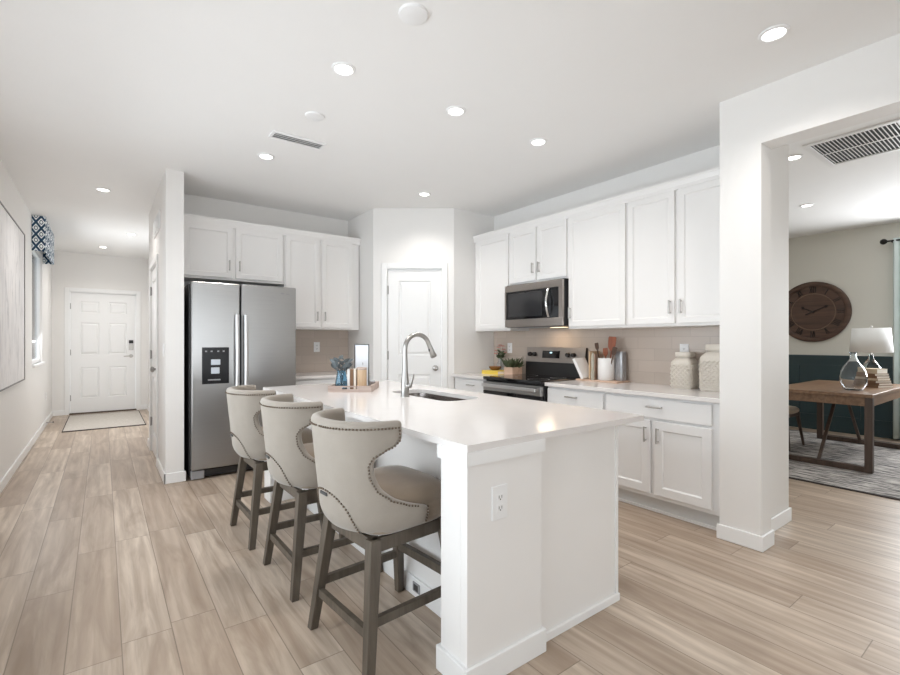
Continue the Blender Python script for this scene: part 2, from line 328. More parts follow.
        for r in rects:
            rings = []
            for o, w in ((0, w1), (lip*0.3, w1-rec), (lip*0.7, w1-rec), (lip*1.8, w1-rec*0.15)):
                rings.append([V(r[0]+o, r[2]+o, w), V(r[1]-o, r[2]+o, w), V(r[1]-o, r[3]-o, w), V(r[0]+o, r[3]-o, w)])
            for a, b in zip(rings, rings[1:]):
                for i in range(4): s.bm.faces.new((a[i], a[(i+1) % 4], b[(i+1) % 4], b[i]))
            s.bm.faces.new(rings[-1])
        c = [V(u0, v0, w1), V(u1, v0, w1), V(u1, v1, w1), V(u0, v1, w1)]; d = [V(u0, v0, w0), V(u1, v0, w0), V(u1, v1, w0), V(u0, v1, w0)]
        s.bm.faces.new(d[::-1])
        for i in range(4): s.bm.faces.new((c[i], d[i], d[(i+1) % 4], c[(i+1) % 4]))
        return s
    def done(s, name, m, parent=None, smooth=0, bevel=0.0, sub=0, solid=None):
        bmesh.ops.recalc_face_normals(s.bm, faces=s.bm.faces[:])
        me = bpy.data.meshes.new(name)
        if parent is not None:
            R = Matrix.Identity(4); q = parent; chain = []
            while q is not None: chain.append(q); q = q.parent
            for q in reversed(chain): R = R @ (Matrix.Translation(q.location) @ Matrix.Rotation(q.rotation_euler.z, 4, 'Z'))
            s.bm.transform(R.inverted())
        s.bm.to_mesh(me); s.bm.free(); me.materials.append(M[m] if isinstance(m, str) else m)
        if smooth:
            for p in me.polygons: p.use_smooth = True
            me.set_sharp_from_angle(angle=math.radians(smooth))
        o = bpy.data.objects.new(name, me); COL.objects.link(o)
        if parent is not None: o.parent = parent
        if solid: k = o.modifiers.new('solid', 'SOLIDIFY'); k.thickness = solid[0]; k.offset = solid[1]
        if bevel: k = o.modifiers.new('bevel', 'BEVEL'); k.width = bevel; k.segments = 2; k.limit_method = 'ANGLE'; k.angle_limit = math.radians(40)
        if sub: k = o.modifiers.new('sub', 'SUBSURF'); k.levels = sub; k.render_levels = sub
        return o
def tag(o, label, cat, group=None):
    o['label'] = label; o['category'] = cat
    if group: o['group'] = group
    return o
def thing(name, label, cat, loc=(0, 0, 0), rz=0, group=None):
    o = bpy.data.objects.new(name, None); COL.objects.link(o); o.empty_display_size = 0.1
    o.location = loc; o.rotation_euler = (0, 0, rz); return tag(o, label, cat, group)
def struct(o, label=None):
    o['kind'] = 'structure'
    if label: o['label'] = label
    return o
def B(*a): return MB().box(*a)
def sbox(name, m, *a, bevel=0.0): return struct(B(*a).done(name, m, bevel=bevel))

# ------------------------------------------------------------------ room shell
sbox('floor', 'floor', -0.8, 8.4, -7.7, 10.5, -0.1, 0.0)
sbox('ceiling', 'ceiling', -0.8, 8.4, -7.7, 10.5, H, H+0.1)
LX = -0.685                                   # left wall face
def wall_with_holes(name, m, axis, a0, a1, p0, p1, holes):
    """wall slab along one axis; holes are (start, end, bottom, top)."""
    mb = MB(); put = (lambda s, e, z0, z1: mb.box(p0, p1, s, e, z0, z1)) if axis == 'Y' else (lambda s, e, z0, z1: mb.box(s, e, p0, p1, z0, z1))
    cur = a0
    for s, e, z0, z1 in sorted(holes):
        put(cur, s, 0, H)
        if z0 > 0: put(s, e, 0, z0)
        if z1 < H: put(s, e, z1, H)
        cur = e
    put(cur, a1, 0, H)
    return struct(mb.done(name, m))
wall_with_holes('wall_left', 'wall', 'Y', -7.5, 10.3, LX-0.12, LX, [(7.485, 8.635, 0.965, 2.45), (0.3, 4.4, 0.3, 2.25)])
wall_with_holes('wall_front', 'wall', 'X', LX, 0.80, 10.18, 10.30, [(-0.462, 0.488, 0, 2.10)])
wall_with_holes('wall_hall_right', 'wall', 'Y', 4.752, 6.62, 0.44, 0.58, [(5.50, 6.30, 0, 2.06)])
sbox('wall_hall_far', 'wall', 0.66, 0.80, 6.62, 10.18, 0, H)
sbox('wall_hall_return', 'wall', 0.58, 0.80, 6.50, 6.62, 0, H)
sbox('wall_fridge', 'wall', 0.58, 2.57, 5.45, 5.57, 0, H)
sbox('wall_pantry_side', 'wall', 2.47, 2.57, 4.766, 5.45, 0, H)
sbox('wall_pantry_right', 'wall', 3.195, 3.92, 4.20, 4.30, 0, H)
PF = FR((2.471, 4.766, 0), (0.724, -0.566, 0)); PL = 0.919
mb = MB(); mb.fbox(PF, 0, 0.148, 0, H, -0.10, 0).fbox(PF, 0.789, PL, 0, H, -0.10, 0).fbox(PF, 0.148, 0.789, 2.086, H, -0.10, 0)
struct(mb.done('wall_pantry_diagonal', 'wall'))
sbox('wall_right', 'wall', 3.81, 3.92, 1.338, 4.20, 0, H)
mb = MB(); mb.box(3.138, 3.83, 1.18, 1.338, 0, H).box(3.138, 3.29, 1.105, 1.18, 0, H); struct(mb.done('wall_wing', 'wall'))
sbox('wall_header', 'wall', 3.138, 3.29, -1.45, 1.105, 2.43, H)
sbox('wall_great_room_right', 'wall', 3.138, 3.29, -7.5, -1.45, 0, H)
wall_with_holes('wall_back', 'wall', 'X', LX-0.12, 3.29, -7.62, -7.5, [(-0.45, 2.95, 0, 2.25)])
wall_with_holes('wall_den_far', 'den_wall', 'Y', -2.2, 3.3, 8.10, 8.22, [(-0.15, 1.25, 0.9, 2.4)])
sbox('wall_den_left', 'den_wall', 3.92, 8.22, 3.3, 3.42, 0, H)
sbox('wall_den_right', 'den_wall', 3.29, 8.22, -2.32, -2.2, 0, H)

# backsplash tile
sbox('wall_backsplash_right', 'tile', 3.800, 3.812, 1.338, 4.20, 0.88, 1.40)
sbox('wall_backsplash_fridge', 'tile', 1.56, 2.47, 5.440, 5.452, 0.88, 1.42)

# baseboards
BH = 0.092
def baseboard(name, *boxes):
    mb = MB()
    for b in boxes: mb.box(*b, 0, BH)
    return struct(mb.done(name, 'teal' if 'den' in name else 'trim', bevel=0.004))
baseboard('baseboard_left', (LX, LX+0.014, 3.0, 10.18))
baseboard('baseboard_front', (LX+0.014, -0.525, 10.166, 10.18), (0.548, 0.66, 10.166, 10.18))
baseboard('baseboard_hall_right', (0.426, 0.44, 4.738, 5.432), (0.426, 0.594, 4.738, 4.752), (0.426, 0.44, 6.368, 6.634), (0.646, 0.66, 6.634, 10.166))
baseboard('baseboard_wing', (3.124, 3.138, 1.091, 1.352), (3.138, 3.304, 1.091, 1.105), (3.29, 3.304, 1.105, 1.166), (3.304, 3.844, 1.166, 1.18), (3.83, 3.844, 1.18, 1.338))
baseboard('baseboard_pantry', (2.456, 2.47, 4.78, 4.80))
baseboard('baseboard_den', (8.086, 8.10, -2.2, 3.3))

# ------------------------------------------------------------------ doors
def lever(parent, f, u, v, w, toward, name='door_handle'):
    mb = MB(); mb.cyl(f.P(u, v, w), f.P(u, v, w+0.012), 0.032).cyl(f.P(u, v, w+0.012), f.P(u, v, w+0.05), 0.011)
    mb.tube([f.P(u, v, w+0.05), f.P(u+toward*0.05, v, w+0.052), f.P(u+toward*0.11, v-0.004, w+0.047)], [0.011, 0.010, 0.008])
    return mb.done(name, 'pull', parent, smooth=40)
def knob(parent, f, u, v, w, m='pull'):
    mb = MB()
    mb.cyl(f.P(u, v, w), f.P(u, v, w+0.010), 0.033).cyl(f.P(u, v, w+0.01), f.P(u, v, w+0.035), 0.011)
    mb.tube([f.P(u, v, w+0.03), f.P(u, v, w+0.037), f.P(u, v, w+0.05), f.P(u, v, w+0.062), f.P(u, v, w+0.067)], [0.014, 0.025, 0.029, 0.023, 0.008], 20)
    return mb.done('door_knob', m, parent, smooth=40)
def hinges(parent, f, u, w, vs):
    for v in vs:
        mb = MB(); mb.cyl(f.P(u, v-0.05, w), f.P(u, v+0.05, w), 0.006, n=10).fbox(f, u, u+0.008, v-0.045, v+0.045, w-0.012, w-0.006)
        mb.done('hinge', 'hinge', parent)
def casing(name, f, u0, u1, v1, w, cw=0.062, t=0.016):
    mb = MB(); mb.fbox(f, u0-cw, u0, 0, v1+cw, w, w+t).fbox(f, u1, u1+cw, 0, v1+cw, w, w+t).fbox(f, u0, u1, v1, v1+cw, w, w+t)
    return struct(mb.done(name, 'trim', bevel=0.005))
def jamb(name, f, u0, u1, v1, t=0.012, d=0.12):
    mb = MB(); mb.fbox(f, u0, u0+t, 0, v1, -d, 0).fbox(f, u1-t, u1, 0, v1, -d, 0).fbox(f, u0+t, u1-t, v1-t, v1, -d, 0)
    return struct(mb.done(name, 'trim'))
# entry door
F1 = FR((-0.462, 10.18, 0), (1, 0, 0)); DW = 0.95
casing('trim_1', F1, 0, DW, 2.10, 0); jamb('trim_2', F1, 0, DW, 2.10)
d = MB(); rects = []
for u0, u1 in ((0.135, 0.395), (0.53, 0.79)):
    rects += [(u0+0.012, u1+0.012, 0.27, 0.80), (u0+0.012, u1+0.012, 1.02, 1.57), (u0+0.012, u1+0.012, 1.74, 1.94)]
d.panels(F1, 0.015, DW-0.015, 0.02, 2.085, -0.075, -0.03, rects); d1 = struct(d.done('door_1', 'doorpaint'), 'white six panel front door at the end of the hall')
hinges(d1, F1, 0.016, -0.022, (0.28, 1.06, 1.85))
mb = MB(); mb.fbox(F1, DW-0.115, DW-0.05, 1.21, 1.27, -0.03, -0.005); mb.done('lock_keypad', 'black', d1, bevel=0.004)
mb = MB(); mb.fbox(F1, DW-0.115, DW-0.05, 1.09, 1.205, -0.03, -0.008).cyl(F1.P(DW-0.082, 1.135, -0.008), F1.P(DW-0.082, 1.135, 0.012), 0.016); mb.done('deadbolt', 'pull', d1, bevel=0.004)
lever(d1, F1, DW-0.082, 0.985, -0.03, -1)
struct(MB().fbox(F1, 0, DW, 0, 0.022, -0.12, 0.005).done('trim_3', mat('bronze_threshold', (0.12, 0.085, 0.065), 0.4, 0.6)))
# hall side door
F2 = FR((0.44, 6.30, 0), (0, -1, 0))
casing('trim_4', F2, 0, 0.80, 2.06, 0); jamb('trim_5', F2, 0, 0.80, 2.06, d=0.14)
d2 = struct(MB().panels(F2, 0.014, 0.786, 0.012, 2.045, -0.045, -0.008, [(0.13, 0.67, 0.22, 0.86), (0.13, 0.67, 1.06, 1.92)]).done('door_2', 'doorpaint'), 'white panelled door in the right hall wall')
hinges(d2, F2, 0.016, 0.004, (0.34, 1.10, 1.82)); knob(d2, F2, 0.72, 0.965, -0.008, 'hinge')
# pantry door
casing('trim_6', PF, 0.154, 0.783, 2.080, 0, 0.062); jamb('trim_7', PF, 0.148, 0.789, 2.086, d=0.10)
d3 = struct(MB().panels(PF, 0.163, 0.774, 0.012, 2.066, -0.052, -0.015, [(0.285, 0.652, 0.25, 0.87), (0.285, 0.652, 1.09, 1.94)]).done('door_3', 'doorpaint'), 'white two panel pantry door in the angled corner')
hinges(d3, PF, 0.163, -0.006, (0.30, 1.09, 1.835)); knob(d3, PF, 0.706, 0.945, -0.015)

# ------------------------------------------------------------------ windows
def window(name, f, u0, u1, v0, v1, depth, label, sill=True, bars=1):
    w = struct(thing(name, label, 'window', f.P(u0, v0, 0))); del w['category']
    mb = MB(); t = 0.045
    mb.fbox(f, u0, u0+t, v0, v1, -depth, -depth+0.05).fbox(f, u1-t, u1, v0, v1, -depth, -depth+0.05).fbox(f, u0+t, u1-t, v0, v0+t, -depth, -depth+0.05).fbox(f, u0+t, u1-t, v1-t, v1, -depth, -depth+0.05)
    for k in range(bars):
        q = u0+(u1-u0)*(k+1)/(bars+1); mb.fbox(f, q-0.025, q+0.025, v0+t, v1-t, -depth, -depth+0.05)
    mb.done('window_frame', 'trim', w)
    MB().fbox(f, u0+t, u1-t, v0+t, v1-t, -depth+0.02, -depth+0.026).done('pane', 'pane', w)
    if sill: MB().fbox(f, u0-0.03, u1+0.03, v0-0.03, v0, -depth+0.05, 0.03).done('window_sill', 'trim', w, bevel=0.004)
    return w
window('window_1', FR((LX, 7.485, 0), (0, 1, 0)), 0, 1.15, 0.965, 2.45, 0.075, 'tall hall window below the blue lattice valance', bars=0)
window('added_patio_window', FR((2.95, -7.5, 0), (-1, 0, 0)), 0, 3.40, 0.0, 2.25, 0.10, 'unseen patio glass door added behind the camera for daylight', False)  # unseen door, added as a daylight source at the back
window('added_left_window', FR((LX, 0.3, 0), (0, 1, 0)), 0, 4.1, 0.3, 2.25, 0.10, 'unseen wide window added in the left wall for daylight')  # unseen opening, added to bring strong light in from the left
window('window_4', FR((8.10, 1.25, 0), (0, -1, 0)), 0, 1.40, 0.9, 2.4, 0.10, 'den window behind the pale curtain', True)

# ------------------------------------------------------------------ wainscot of the den
DF = FR((8.10, 3.3, 0), (0, -1, 0))
mb = MB(); mb.fbox(DF, 0, 5.5, BH, 1.035, 0, 0.012).fbox(DF, 0, 5.5, 1.02, 1.055, 0, 0.035)
u = 0.1
while u < 5.3:
    for a in ((u, u+0.02, 0.2, 0.92), (u+0.68, u+0.70, 0.2, 0.92), (u+0.02, u+0.68, 0.2, 0.22), (u+0.02, u+0.68, 0.90, 0.92)): mb.fbox(DF, *a, 0.012, 0.026)
    u += 0.82
struct(mb.done('trim_8', 'teal'))

# ------------------------------------------------------------------ kitchen cabinets
def pull(parent, f, u, v, w, vertical=True, L=0.105):
    mb = MB(); h = L/2
    if vertical:
        mb.tube([f.P(u, v-h, w+0.028), f.P(u, v+h, w+0.028)], 0.0065, 10)
        for s in (-1, 1): mb.cyl(f.P(u, v+s*h*0.8, w), f.P(u, v+s*h*0.8, w+0.028), 0.005, n=10)
    else:
        mb.tube([f.P(u-h, v, w+0.028), f.P(u+h, v, w+0.028)], 0.0065, 10)
        for s in (-1, 1): mb.cyl(f.P(u+s*h*0.8, v, w), f.P(u+s*h*0.8, v, w+0.028), 0.005, n=10)
    return mb.done('handle', 'pull', parent, smooth=40)
RW = FR((3.505, 4.20, 0), (0, -1, 0)); ry = lambda y: 4.20-y      # right wall uppers, carcass face at X=3.47
def upper(name, f, u0, u1, v0, v1, depth, doors, label, group, hv=None):
    t = thing(name, label, 'cabinet', f.P((u0+u1)/2, v0, -depth/2), 0, group)
    MB().fbox(f, u0, u1, v0, v1, -depth, 0).done('body', 'cab', t, bevel=0.002)
    for a, b, hu in doors:
        o = MB().shaker(f, a, b, v0+0.022, v1-0.012, 0.0, 0.02, 0.047).done('door', 'cab', t)
        if hu is not None: pull(o, f, hu, v0+0.022+0.075+0.05, 0.02)
    return t
G1 = 'white wall cabinets on the range wall'
upper('wall_cabinet', RW, ry(4.195), ry(3.612), 1.365, 2.412, 0.303, [(ry(4.135), ry(3.626), None)], 'white single door wall cabinet left of the microwave by the pantry wall', G1)
upper('wall_cabinet', RW, ry(3.610), ry(2.828), 1.842, 2.412, 0.303, [(ry(3.596), ry(3.229), ry(3.258)), (ry(3.203), ry(2.842), ry(3.174))], 'short white two door wall cabinet directly above the microwave', G1)
upper('wall_cabinet', RW, ry(2.826), ry(2.217), 1.365, 2.412, 0.303, [(ry(2.814), ry(2.227), ry(2.79))], 'wide single door white wall cabinet just right of the microwave', G1)
upper('wall_cabinet', RW, ry(2.215), ry(1.342), 1.365, 2.412, 0.303, [(ry(2.204), ry(1.810), ry(1.84)), (ry(1.784), ry(1.385), ry(1.756))], 'white two door wall cabinet above the patterned canisters', G1)
FW = FR((0.0, 5.12, 0), (1, 0, 0))
G2 = 'white wall cabinets on the refrigerator wall'
upper('wall_cabinet', FW, 0.585, 1.573, 1.868, 2.412, 0.325, [(0.615, 1.055, 1.022), (1.085, 1.555, 1.118)], 'short white two door wall cabinet above the steel refrigerator', G2)
upper('wall_cabinet', FW, 1.576, 2.460, 1.385, 2.412, 0.325, [(1.59, 1.966, 1.937), (1.996, 2.365, 2.026)], 'tall white two door wall cabinet right of the refrigerator', G2)
def crown(name, f, u0, u1, v):
    prof = [(0.0, v-0.012), (0.022, v-0.012), (0.022, v+0.016), (0.024, v+0.022), (0.030, v+0.046), (0.034, v+0.05), (0.034, v+0.066), (0.0, v+0.066)]
    struct(MB().prism([f.P(u0, z, w) for w, z in prof], f.U*(u1-u0)).done(name, 'cab'))
crown('trim_9', RW, 0.003, ry(1.340), 2.412); crown('trim_10', FW, 0.583, 2.468, 2.412)

RB = FR((3.20, 4.20, 0), (0, -1, 0))
def base(name, f, u0, u1, depth, fronts, label, group):
    t = thing(name, label, 'cabinet', f.P((u0+u1)/2, 0, -depth/2), 0, group)
    MB().fbox(f, u0, u1, 0.115, 0.85, -depth, 0).done('body', 'cabbase', t, bevel=0.002)
    MB().fbox(f, u0, u1, 0.0, 0.115, -depth, -0.055).done('toe_kick', 'toe', t)
    for kind, a, b, z0, z1, hu, hz in fronts:
        if kind == 'drawer':
            o = MB().fbox(f, a, b, z0, z1, 0, 0.02).done('drawer', 'cabbase', t, bevel=0.003); pull(o, f, hu, hz, 0.02, False, 0.115)
        else:
            o = MB().shaker(f, a, b, z0, z1, 0, 0.02).done('door', 'cabbase', t); pull(o, f, hu, hz, 0.02, True, 0.11)
    return t
G3 = 'white base cabinets under the right worktop'
base('base_cabinet', RB, ry(2.213), ry(1.342), 0.60, [('drawer', ry(2.203), ry(1.405), 0.695, 0.832, ry(1.79), 0.778), ('door', ry(2.203), ry(1.832), 0.145, 0.675, ry(1.862), 0.575), ('door', ry(1.800), ry(1.405), 0.145, 0.675, ry(1.768), 0.575)], 'white two door base cabinet below the patterned canisters', G3)
base('base_cabinet', RB, ry(2.812), ry(2.217), 0.60, [('drawer', ry(2.802), ry(2.227), 0.695, 0.832, ry(2.53), 0.778), ('door', ry(2.802), ry(2.227), 0.145, 0.675, ry(2.26), 0.575)], 'white drawer base cabinet just right of the range', G3)
base('base_cabinet', RB, ry(4.19), ry(3.614), 0.60, [('drawer', ry(4.15), ry(3.625), 0.695, 0.832, ry(3.87), 0.778), ('door', ry(4.15), ry(3.625), 0.145, 0.675, ry(3.65), 0.575)], 'white base cabinet between the pantry wall and the range', G3)
struct(MB().fbox(RB, ry(2.812), ry(1.340), 0, 0.02, -0.055, -0.043).done('trim_11', 'trim'))
tag(B(3.155, 3.798, 1.342, 2.814, 0.852, 0.882).done('worktop', 'quartz', bevel=0.003), 'white quartz worktop right of the range holding the canisters', 'worktop', 'white quartz worktops')
tag(B(3.155, 3.798, 3.612, 4.196, 0.852, 0.882).done('worktop', 'quartz', bevel=0.003), 'short white quartz worktop between pantry wall and range holding the planter', 'worktop', 'white quartz worktops')
FB = FR((0.0, 4.86, 0), (1, 0, 0))
base('base_cabinet', FB, 1.58, 2.464, 0.575, [('drawer', 1.59, 2.35, 0.695, 0.832, 1.97, 0.778), ('door', 1.59, 1.96, 0.145, 0.675, 1.93, 0.575), ('door', 1.98, 2.35, 0.145, 0.675, 2.01, 0.575)], 'white base cabinet against the wall right of the refrigerator', 'base cabinets by the refrigerator')
tag(B(1.565, 2.466, 4.815, 5.438, 0.852, 0.882).done('worktop', 'quartz', bevel=0.003), 'white quartz worktop right of the refrigerator below the outlet', 'worktop', 'white quartz worktops')

# ------------------------------------------------------------------ island
isl = thing('kitchen_island', 'white kitchen island base with square post and blank end panel', 'kitchen island', (1.55, 2.58, 0))
Y0, Y1 = 1.318, 3.84
mb = MB(); mb.box(1.235, 1.99, Y0, Y0+0.02, 0, 0.856).box(1.235, 1.255, Y0+0.02, Y1, 0, 0.856).box(1.255, 1.99, Y1-0.02, Y1, 0, 0.856).box(1.984, 1.992, Y0+0.02, Y1-0.02, 0.1, 0.856)
mb.done('body', 'cab', isl)
mb = MB(); mb.box(1.032, 1.418, 1.280, 1.318, 0, 0.856).box(1.032, 1.235, 1.318, 1.44, 0, 0.856); mb.done('post', 'cab', isl, bevel=0.002)
mb = MB(); mb.box(1.032, 1.235, 3.70, 3.86, 0, 0.856); mb.done('post', 'cab', isl, bevel=0.002)
mb = MB(); mb.box(1.022, 1.430, 1.270, 1.280, 0.808, 0.856).box(1.022, 1.032, 1.280, 1.45, 0.808, 0.856).box(1.418, 1.430, 1.280, 1.318, 0.808, 0.856); mb.done('cap_trim', 'trim', isl)
mb = MB(); mb.box(1.018, 1.432, 1.266, 1.280, 0, BH).box(1.018, 1.032, 1.280, 1.454, 0, BH).box(1.032, 1.221, 1.44, 1.454, 0, BH).box(1.418, 1.432, 1.28, 1.304, 0, BH)
mb.box(1.221, 1.235, 1.44, 3.70, 0, BH).box(1.432, 2.0, 1.304, 1.318, 0, 0.035); mb.done('baseboard', 'trim', isl, bevel=0.003)
B(1.978, 1.996, 1.312, 1.318, 0.035, 0.852).done('corner_trim', 'trim', isl)
for k in range(4):
    y = Y0+0.03+k*0.62; f = FR((1.993, y, 0), (0, 1, 0))
    o = MB().shaker(f, 0, 0.60, 0.145, 0.83, 0, 0.02).done('door', 'cab', isl); pull(o, f, 0.55, 0.7, 0.02)
# countertop with sink cut-out
SX0, SX1, SY0, SY1 = 1.672, 1.968, 2.275, 3.000
def rrect(x0, x1, y0, y1, r, n=6):
    p = []
    for cx, cy, a in ((x1-r, y1-r, 0), (x0+r, y1-r, 90), (x0+r, y0+r, 180), (x1-r, y0+r, 270)):
        for k in range(n+1): q = math.radians(a+90*k/n); p.append((cx+r*math.cos(q), cy+r*math.sin(q)))
    return p
mb = MB(); bm = mb.bm; outer = [(1.028, 1.274), (2.160, 1.274), (2.160, 3.885), (1.028, 3.885)]; inner = rrect(SX0, SX1, SY0, SY1, 0.08)
rings = []
for z in (0.882, 0.856):
    o_ = [bm.verts.new((x, y, z)) for x, y in outer]; i_ = [bm.verts.new((x, y, z)) for x, y in inner]; rings.append((o_, i_))
    es = [bm.edges.new((l[k], l[(k+1) % len(l)])) for l in (o_, i_) for k in range(len(l))]
    bmesh.ops.triangle_fill(bm, use_beauty=True, use_dissolve=False, edges=es)
for j in (0, 1):
    a, b = rings[0][j], rings[1][j]
    for k in range(len(a)): bm.faces.new((a[k], a[(k+1) % len(a)], b[(k+1) % len(b)], b[k]))
tag(mb.done('island_countertop', 'quartz'), 'white quartz countertop of the island with undermount sink opening', 'countertop')
snk = thing('kitchen_sink', 'stainless undermount sink set in the island countertop', 'sink', (1.82, 2.64, 0.66))
mb = MB(); bm = mb.bm; prev = None
for ins, z in ((-0.012, 0.855), (-0.001, 0.855), (0.0, 0.850), (0.008, 0.68), (0.03, 0.655), (0.09, 0.65)):
    ring = [bm.verts.new((x, y, z)) for x, y in rrect(SX0+ins, SX1-ins, SY0+ins, SY1-ins, max(0.083-ins*0.2, 0.02))]
    if prev:
        for k in range(len(ring)): bm.faces.new((prev[k], prev[(k+1) % len(ring)], ring[(k+1) % len(ring)], ring[k]))
    prev = ring
bm.faces.new(prev); mb.done('basin', 'sink', snk, smooth=40)
MB().lathe([(0, 0.653), (0.035, 0.655), (0.045, 0.6515), (0.045, 0.650)], (1.82, 2.64, 0)).done('drain', 'chrome', snk, smooth=40)
fx, fy = 1.607, 2.65
fa = thing('kitchen_faucet', 'tall brushed nickel gooseneck faucet on the island', 'faucet', (fx, fy, 0.882))
mb = MB(); mb.lathe([(0, 0.882), (0.030, 0.882), (0.030, 0.888), (0.0265, 0.892), (0.0265, 0.975), (0.024, 1.0), (0.019, 1.06), (0.0165, 1.13), (0.0155, 1.17)], (fx, fy, 0), 24)
mb.done('body', 'steelv', fa, smooth=50)
pts = [(fx, fy, 1.165), (fx, fy, 1.19)]; r = 0.098
for k in range(1, 15):
    a = PI-k*(PI*0.89)/14; pts.append((fx+r+r*math.cos(a), fy, 1.198+r*math.sin(a)))
MB().tube(pts, 0.0155, 16).done('spout', 'steelv', fa, smooth=50)
e = Vector(pts[-1]); d_ = (Vector(pts[-1])-Vector(pts[-2])).normalized()
MB().tube([e, e+d_*0.012, e+d_*0.06, e+d_*0.095, e+d_*0.10], [0.0145, 0.016, 0.019, 0.023, 0.020], 18).done('spray_head', 'steelv', fa, smooth=50)
MB().ball(e+d_*0.045+Vector((-0.018, -0.004, 0)), 0.008, 0.7, 0.7, 1.6, 2).done('spray_button', 'black', fa, smooth=60)
mb = MB(); mb.cyl((fx, fy, 0.955), (fx+0.014, fy-0.048, 0.958), 0.015).tube([(fx+0.012, fy-0.045, 0.958), (fx+0.016, fy-0.056, 0.985), (fx+0.022, fy-0.072, 1.035)], [0.012, 0.009, 0.007], 12)
mb.done('lever_handle', 'steelv', fa, smooth=50)

# ------------------------------------------------------------------ bar stools
def interp(tab, x):
    for (a, fa_), (b, fb_) in zip(tab, tab[1:]):
        if x <= b: t = (x-a)/(b-a); t = t*t*(3-2*t)*0.5+t*0.5; return fa_+(fb_-fa_)*t
    return tab[-1][1]
SM = [(0.505, 0.470), (0.565, 0.475), (0.588, 0.465), (0.60, 0.430), (0.62, 0.37), (0.65, 0.305), (0.69, 0.258), (0.74, 0.236), (0.785, 0.234), (0.815, 0.252), (0.838, 0.29), (0.855, 0.330), (0.875, 0.350), (0.95, 0.350)]
AX, BY, CX = 0.215, 0.233, -0.060
ARC = []; q0 = None; L_ = 0.0                     # arclength table of the quarter ellipse, from the back centre
for k in range(61):
    a = PI/2*k/60; q = (CX-AX*math.cos(a), BY*math.sin(a))
    if q0: L_ += math.dist(q, q0)
    ARC.append((L_, a)); q0 = q
def shell(s, z):
    sg = 1 if s >= 0 else -1; t = abs(s)
    if t <= L_:
        for (l0, a0), (l1, a1) in zip(ARC, ARC[1:]):
            if t <= l1+1e-9: a = a0+(a1-a0)*(t-l0)/(l1-l0); break
        x, y = CX-AX*math.cos(a), BY*math.sin(a); nx, ny = -math.cos(a)/AX, math.sin(a)/BY
    else: x, y, nx, ny = CX+(t-L_), BY, 0, 1
    n = math.hypot(nx, ny); k = (z-0.53)
    x -= 0.10*k*max(0, min(1, (0.1-x)/0.3)); y += 0.03*k
    if k < 0.06: q = (0.06-k)/0.06; x += 0.02*q*q*max(0, -nx/n); y -= 0.012*q*q*(ny/n)
    return Vector((x, y*sg, z)), Vector((nx/n, ny/n*sg, 0))
